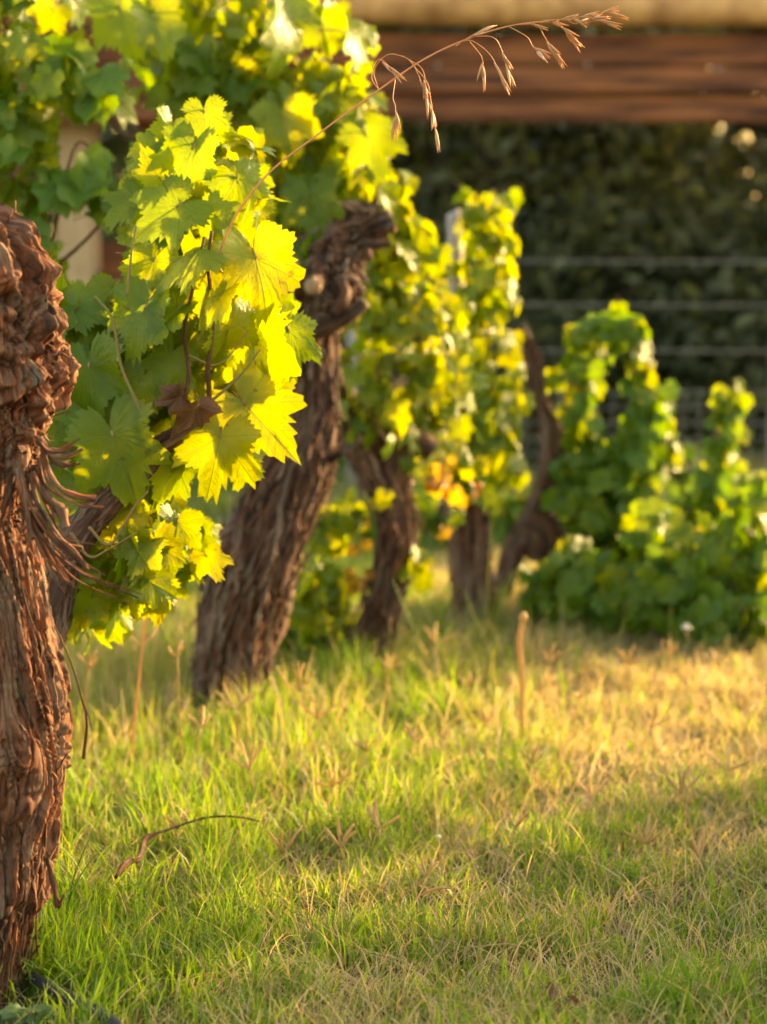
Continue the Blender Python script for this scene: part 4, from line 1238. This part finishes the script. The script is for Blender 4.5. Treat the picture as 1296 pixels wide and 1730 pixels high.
# ------------------------------------------------------------------ long dry grass stalk with drooping spikelets
def spikelet(mb, p, d, L, w, at):
    """narrow lance-shaped husk, several overlapping scales"""
    d = np.asarray(d, float); d /= np.linalg.norm(d)
    for s in range(3):
        dd = d + rv(.13); dd /= np.linalg.norm(dd)
        q = p + d * L * .16 * s
        LL = L * (1 - .16 * s)
        pts = [q, q + dd * LL * .25, q + dd * LL * .6, q + dd * LL]
        tube_into(mb, pts, [w * .35, w * .95, w * .75, w * .06], seg=6, n=9, flat=.55, at=at)
def build_stalk():
    Y = 3.95
    t = thing('dry_grass_stalk', 'tall dry oat-like grass stalk arching over the vine with drooping seed spikelets', 'grass stalk', G(170, 1400))
    t.location = Vector((P(190, 1200, Y)[0], Y, 0))
    stem = [(215, 1330), (240, 1100), (300, 700), (370, 430), (440, 308), (540, 225), (640, 152), (720, 98), (800, 62), (870, 42), (940, 34), (1000, 26), (1046, 20)]
    ob('stem', tube_mesh('stem', SEED, PP([(a, b, max(0, (b - 308) / 1000.)) for a, b in stem], Y), np.array([20, 20, 19, 18, 17, 16, 16, 15, 14, 11, 8, 6, 3]) * .0001, 8, 120), t)
    br = [((640, 152), [(632, 120), (650, 95), (672, 93), (700, 112)], (735, 200)), ((668, 134), [(664, 165), (668, 180)], (668, 205)), ((640, 152), [(628, 130), (640, 100)], (664, 118)),
          ((780, 70), [(800, 70), (830, 95)], (848, 135)), ((790, 66), [(810, 90), (815, 100)], (818, 118)), ((800, 62), [(830, 62), (845, 78)], (858, 120)),
          ((860, 45), [(890, 62), (900, 78)], (912, 90)), ((870, 42), [(905, 42), (920, 62)], (934, 88)), ((930, 35), [(945, 42)], (962, 62)), ((940, 34), [(955, 32), (970, 40)], (988, 36)),
          ((985, 28), [(995, 30)], (1015, 36)), ((700, 112), [(722, 140), (728, 170)], (738, 235)), ((690, 100), [(715, 120)], (722, 175)), ((770, 78), [(790, 64)], (812, 52))]
    for a, mid, end in br:
        pts = [a] + mid + [end]
        mb = MB()
        pp = PP([(q[0], q[1], RNG.normal(0, .008)) for q in pts], Y)
        tube_into(mb, pp, [.0007] * len(pp), seg=5, n=20)
        L = np.linalg.norm(P(*end, Y) - P(*mid[-1], Y))
        spikelet(mb, pp[-1] - (pp[-1] - pp[-2]) * .3, pp[-1] - pp[-2] + rv(.002), .042, .0044, RNG.uniform(0, 1))
        spikelet(mb, pp[-1] - (pp[-1] - pp[-2]) * .75, pp[-1] - pp[-2] + rv(.008), .034, .0040, RNG.uniform(0, 1))
        ob('spikelet_branch', mb.mesh('spikelet_branch', [SEED]), t)
    for i in range(9):
        x = 895 + i * 17
        y = 40 - i * 2.4
        mb = MB()
        s = -1 if i % 2 else 1
        spikelet(mb, P(x, y, Y), np.array([1, 0, -.25 * s - .1]), .032, .0038, RNG.uniform(0, 1))
        ob('spikelet', mb.mesh('spikelet', [SEED]), t)
build_stalk()

# ------------------------------------------------------------------ branching seed heads of the lawn grass
def seed_head(px, py, Y, h_px, nf, fl, label, group=None, seed=0, mat=None):
    """thin stem with finger-like spikes spreading from its top; px,py top of stem in the photo"""
    top = P(px, py, Y)
    base = np.array([top[0] + RNG.normal(0, .02), Y, -.005])
    t = thing('grass_seed_head', label, 'seed head', base, group)
    ob('stem', tube_mesh('stem', STRAW, [base, (base + top) / 2 + rv(.006), top], [.0016, .0015, .0014], 5, 10), t)
    a0 = RNG.uniform(0, 1)
    for i in range(nf):
        a = (i - (nf - 1) / 2) / max(1, nf - 1) * 1.5 + RNG.normal(0, .2)
        d = np.array([math.sin(a), RNG.normal(0, .4), math.cos(a)]) * fl * 1.25 * RNG.uniform(.75, 1.1)
        e = top + d
        mb = MB()
        tube_into(mb, [top, top + d * .5 + rv(.002), e], [.0014, .0028, .0018], seg=5, n=12,
                  disp=lambda TH, S_, R, c: .0005 * np.sin(S_ * 2200), at=RNG.uniform(0, 1))
        ob('spike', mb.mesh('spike', [STRAW]), t)
seed_head(505, 1168, 4.85, 0, 5, .055, 'straw coloured seed head spreading five fingers right of the leaning trunk foot')
seed_head(536, 1215, 4.8, 0, 4, .05, 'smaller straw seed head below the five-fingered one right of the leaning trunk foot')
seed_head(400, 1200, 4.9, 0, 4, .045, 'straw seed head standing before the foot of the leaning trunk')
seed_head(735, 1090, 5.6, 0, 4, .045, 'forked pale seed head below the curved trunk leaves')
seed_head(575, 1430, 4.1, 0, 4, .038, 'straw seed head in the middle of the near lawn')
seed_head(480, 1440, 4.05, 0, 3, .040, 'straw seed head left of the middle of the near lawn')
seed_head(1090, 1425, 4.2, 0, 5, .04, 'dull brown seed head in the darker patch of lawn at the right')
LAST = {}
LG = 'straw seed heads scattered in the lawn'
for (px, py, Y) in ((150, 1130, 4.9), (240, 1090, 4.9), (300, 1110, 4.7), (340, 1230, 4.6), (620, 1270, 4.7), (700, 1250, 4.8), (820, 1220, 5.0), (900, 1290, 4.7), (980, 1180, 5.2),
                    (1060, 1120, 5.6), (1130, 1110, 5.7), (1210, 1120, 5.6), (1000, 1350, 4.4), (1150, 1340, 4.4), (1230, 1300, 4.6), (870, 1400, 4.2), (720, 1480, 4.0),
                    (300, 1400, 4.2), (640, 1400, 4.2), (1180, 1450, 4.1), (560, 1330, 4.5), (420, 1300, 4.5), (790, 1160, 5.3), (660, 1130, 5.4), (1250, 1200, 5.1),
                    (930, 1120, 5.6), (1100, 1230, 4.9)):
    side = 'left edge' if px < 260 else 'left half' if px < 520 else 'middle' if px < 780 else 'right half' if px < 1080 else 'right edge'
    row = 'far strip' if py < 1150 else 'sunny strip' if py < 1290 else 'shade border' if py < 1400 else 'near shade'
    LAST[(row, side)] = LAST.get((row, side), 0) + 1
    seed_head(px, py, Y, 0, int(RNG.integers(3, 6)), RNG.uniform(.028, .045), ('', 'another ', 'a third ')[LAST[(row, side)] - 1] + 'straw seed head with spreading fingers in the %s, %s' % (row, side), LG)

# tall blades and single stems
def tuft(px, py, Y, blades_, label, mat=GRASS, cat='grass tuft'):
    g = np.array([P(px, py, Y)[0], Y, 0])
    t = thing('tall_grass_tuft', label, cat, g)
    for (dx, h, lean, wd, r_) in blades_:
        pts = [g + (dx * .3, 0, -.01), g + (dx * .5 + lean * .2, 0, h * .45), g + (dx + lean * .6, -.01, h * .8), g + (dx + lean, -.02, h)]
        mb = MB()
        tube_into(mb, pts, [wd * .7, wd, wd * .7, wd * .1], seg=6, n=16, flat=.3, at=r_)
        ob('blade', mb.mesh('blade', [mat]), t)
tuft(715, 1120, 6.0, [(-.03, .26, -.05, .008, .2), (0, .34, .02, .007, .3), (.03, .24, .06, .008, .15), (.05, .30, .02, .007, .25)], 'tall blurred green grass blades in front of the straight short trunk')
tuft(820, 1120, 6.1, [(0, .42, .02, .006, .45), (.02, .3, .08, .008, .2), (-.02, .22, -.04, .007, .3), (.01, .20, .01, .009, .5)], 'yellow-green grass blades under the foot of the snaking trunk')
tuft(100, 1500, 3.7, [(-.02, .2, -.03, .004, .1), (.02, .22, .05, .004, .2), (.0, .17, .08, .004, .15)], 'fresh green grass blades beside the nearest trunk foot')
# lone tan stem with a knob
g = np.array([P(882, 1200, 5.1)[0], 5.1, 0])
sp_ = thing('tan_stem', 'single upright tan stem with a knobbed tip standing in the lawn', 'stem', g)
ob('stem', tube_mesh('stem', STRAW, [g + (0, 0, -.01), P(882, 1150, 5.1), P(878, 1090, 5.1), P(882, 1050, 5.1)], [.0045, .006, .0065, .006], 10, 24), sp_)
ob('tip', tube_mesh('tip', STRAW, [P(882, 1052, 5.1), P(884, 1043, 5.1), P(885, 1034, 5.1)], [.006, .0095, .004], 10, 10), sp_)
# fallen twig
tw = thing('fallen_twig', 'thin brown curved twig lying in the grass beside the nearest trunk', 'twig', G(300, 1440))
gp = [(196, 1482, .035), (214, 1458, .045), (236, 1448, .05), (246, 1418, .05), (266, 1408, .06), (300, 1396, .062), (350, 1381, .062), (400, 1380, .058), (440, 1388, .05)]
ob('wood', tube_mesh('wood', BARK, [P(a, b, G(a, b + 85)[1]) for a, b, z in gp], [.0030, .0062, .0038, .0056, .003, .0022, .002, .0018, .0013], 8, 60, disp=lambda TH, S_, R, c: .001 * pnoise(np.cos(TH) * 2, np.sin(TH) * 2, S_ * 60)), tw)
ob('side_shoot', tube_mesh('side_shoot', CANE, [P(240, 1440, 4.0), P(230, 1455, 3.99), P(238, 1470, 3.97)], [.003, .002, .001], 6, 8), tw)
ft = thing('fallen_twig', 'fine straw coloured bent stem lying in the grass at the bottom centre', 'twig', G(860, 1620))
ob('wood', tube_mesh('wood', STRAW, [P(a, b, 3.62) + (0, 0, 0) for a, b in ((770, 1612), (800, 1600), (870, 1596), (905, 1618), (930, 1645))], [.0012] * 5, 6, 30), ft)
fs = thing('fallen_twig', 'short orange-brown bent stem lying in the grass at the lower middle', 'twig', G(740, 1510))
ob('wood', tube_mesh('wood', SEED, [P(a, b, 3.85) for a, b in ((700, 1518), (735, 1502), (768, 1500))], [.001, .0024, .001], 6, 14), fs)
# drip hose
HOSE = simple('black_hose', (.02, .022, .028), .45, ncol=(.035, .037, .045), nscale=12)
hs = ob('drip_hose', tube_mesh('drip_hose', HOSE, [G(30, 1640, .03), G(100, 1676, .034), G(150, 1702, .036), G(188, 1726, .034), G(260, 1800, .02)], [.0095] * 5, 16, 40))
tag(hs, 'dark grey irrigation hose on the ground beside the nearest trunk', 'hose')
# weed rosette at the trunk foot
wd = thing('broadleaf_weed', 'small pale green broad leaved weed at the foot of the nearest trunk', 'weed', G(50, 1722))
WL = leaf_mesh('weed_leaf', 41, 30, 3, LEAF_WEED, cup=.3, fold=.25, wave=.12, droop=.3, petiole=0, lobes=.4)
for i in range(11):
    a = i * 2.4
    leaf_at(wd, P(48 + 26 * math.cos(a), 1712 + 9 * math.sin(a), 3.22), (math.cos(a), math.sin(a), .25), (0, -.4, 1), RNG.uniform(.014, .024), WL)
# fallen leaves
for (px, py, lab) in ((950, 1702, 'crumpled dry brown leaf lying at the bottom edge right of centre'), (1185, 1700, 'crumpled dry brown leaf lying at the bottom right'),
                      (660, 1535, 'small dry curled leaf in the grass at the lower middle')):
    g = G(px, py, .02)
    t = thing('fallen_leaf', lab, 'dry leaf', g)
    leaf_at(t, g + (0, 0, .012), (.6, .5, .1), (.1, -.3, 1), .038 if py > 1600 else .02, DRYV[0 if px < 1000 else 1], 'blade')
# white clover-like flower bits
WHITE = simple('white_petals', (.75, .72, .66), .6, ncol=(.6, .55, .45), nscale=40)
for (px, py, Y, r_, lab) in ((741, 1415, 4.2, .006, 'tiny white flower head low in the middle of the lawn'), (1160, 1062, 6.0, .014, 'round pale fluffy seed head before the dark low leaves at the right')):
    p = P(px, py, Y)
    t = thing('flower', lab, 'flower', (p[0], p[1], 0))
    ob('stem', tube_mesh('stem', STEMG, [(p[0], p[1], -.01), p], [.0012, .001], 5, 5), t)
    mb = MB()
    for i in range(26):
        d = rv(); d /= np.linalg.norm(d); d[2] = abs(d[2])
        tube_into(mb, [p, p + d * r_ * .6, p + d * r_], [.0006, r_ * .22, r_ * .08], seg=5, n=6, flat=.5)
    ob('petals', mb.mesh('petals', [WHITE]), t)
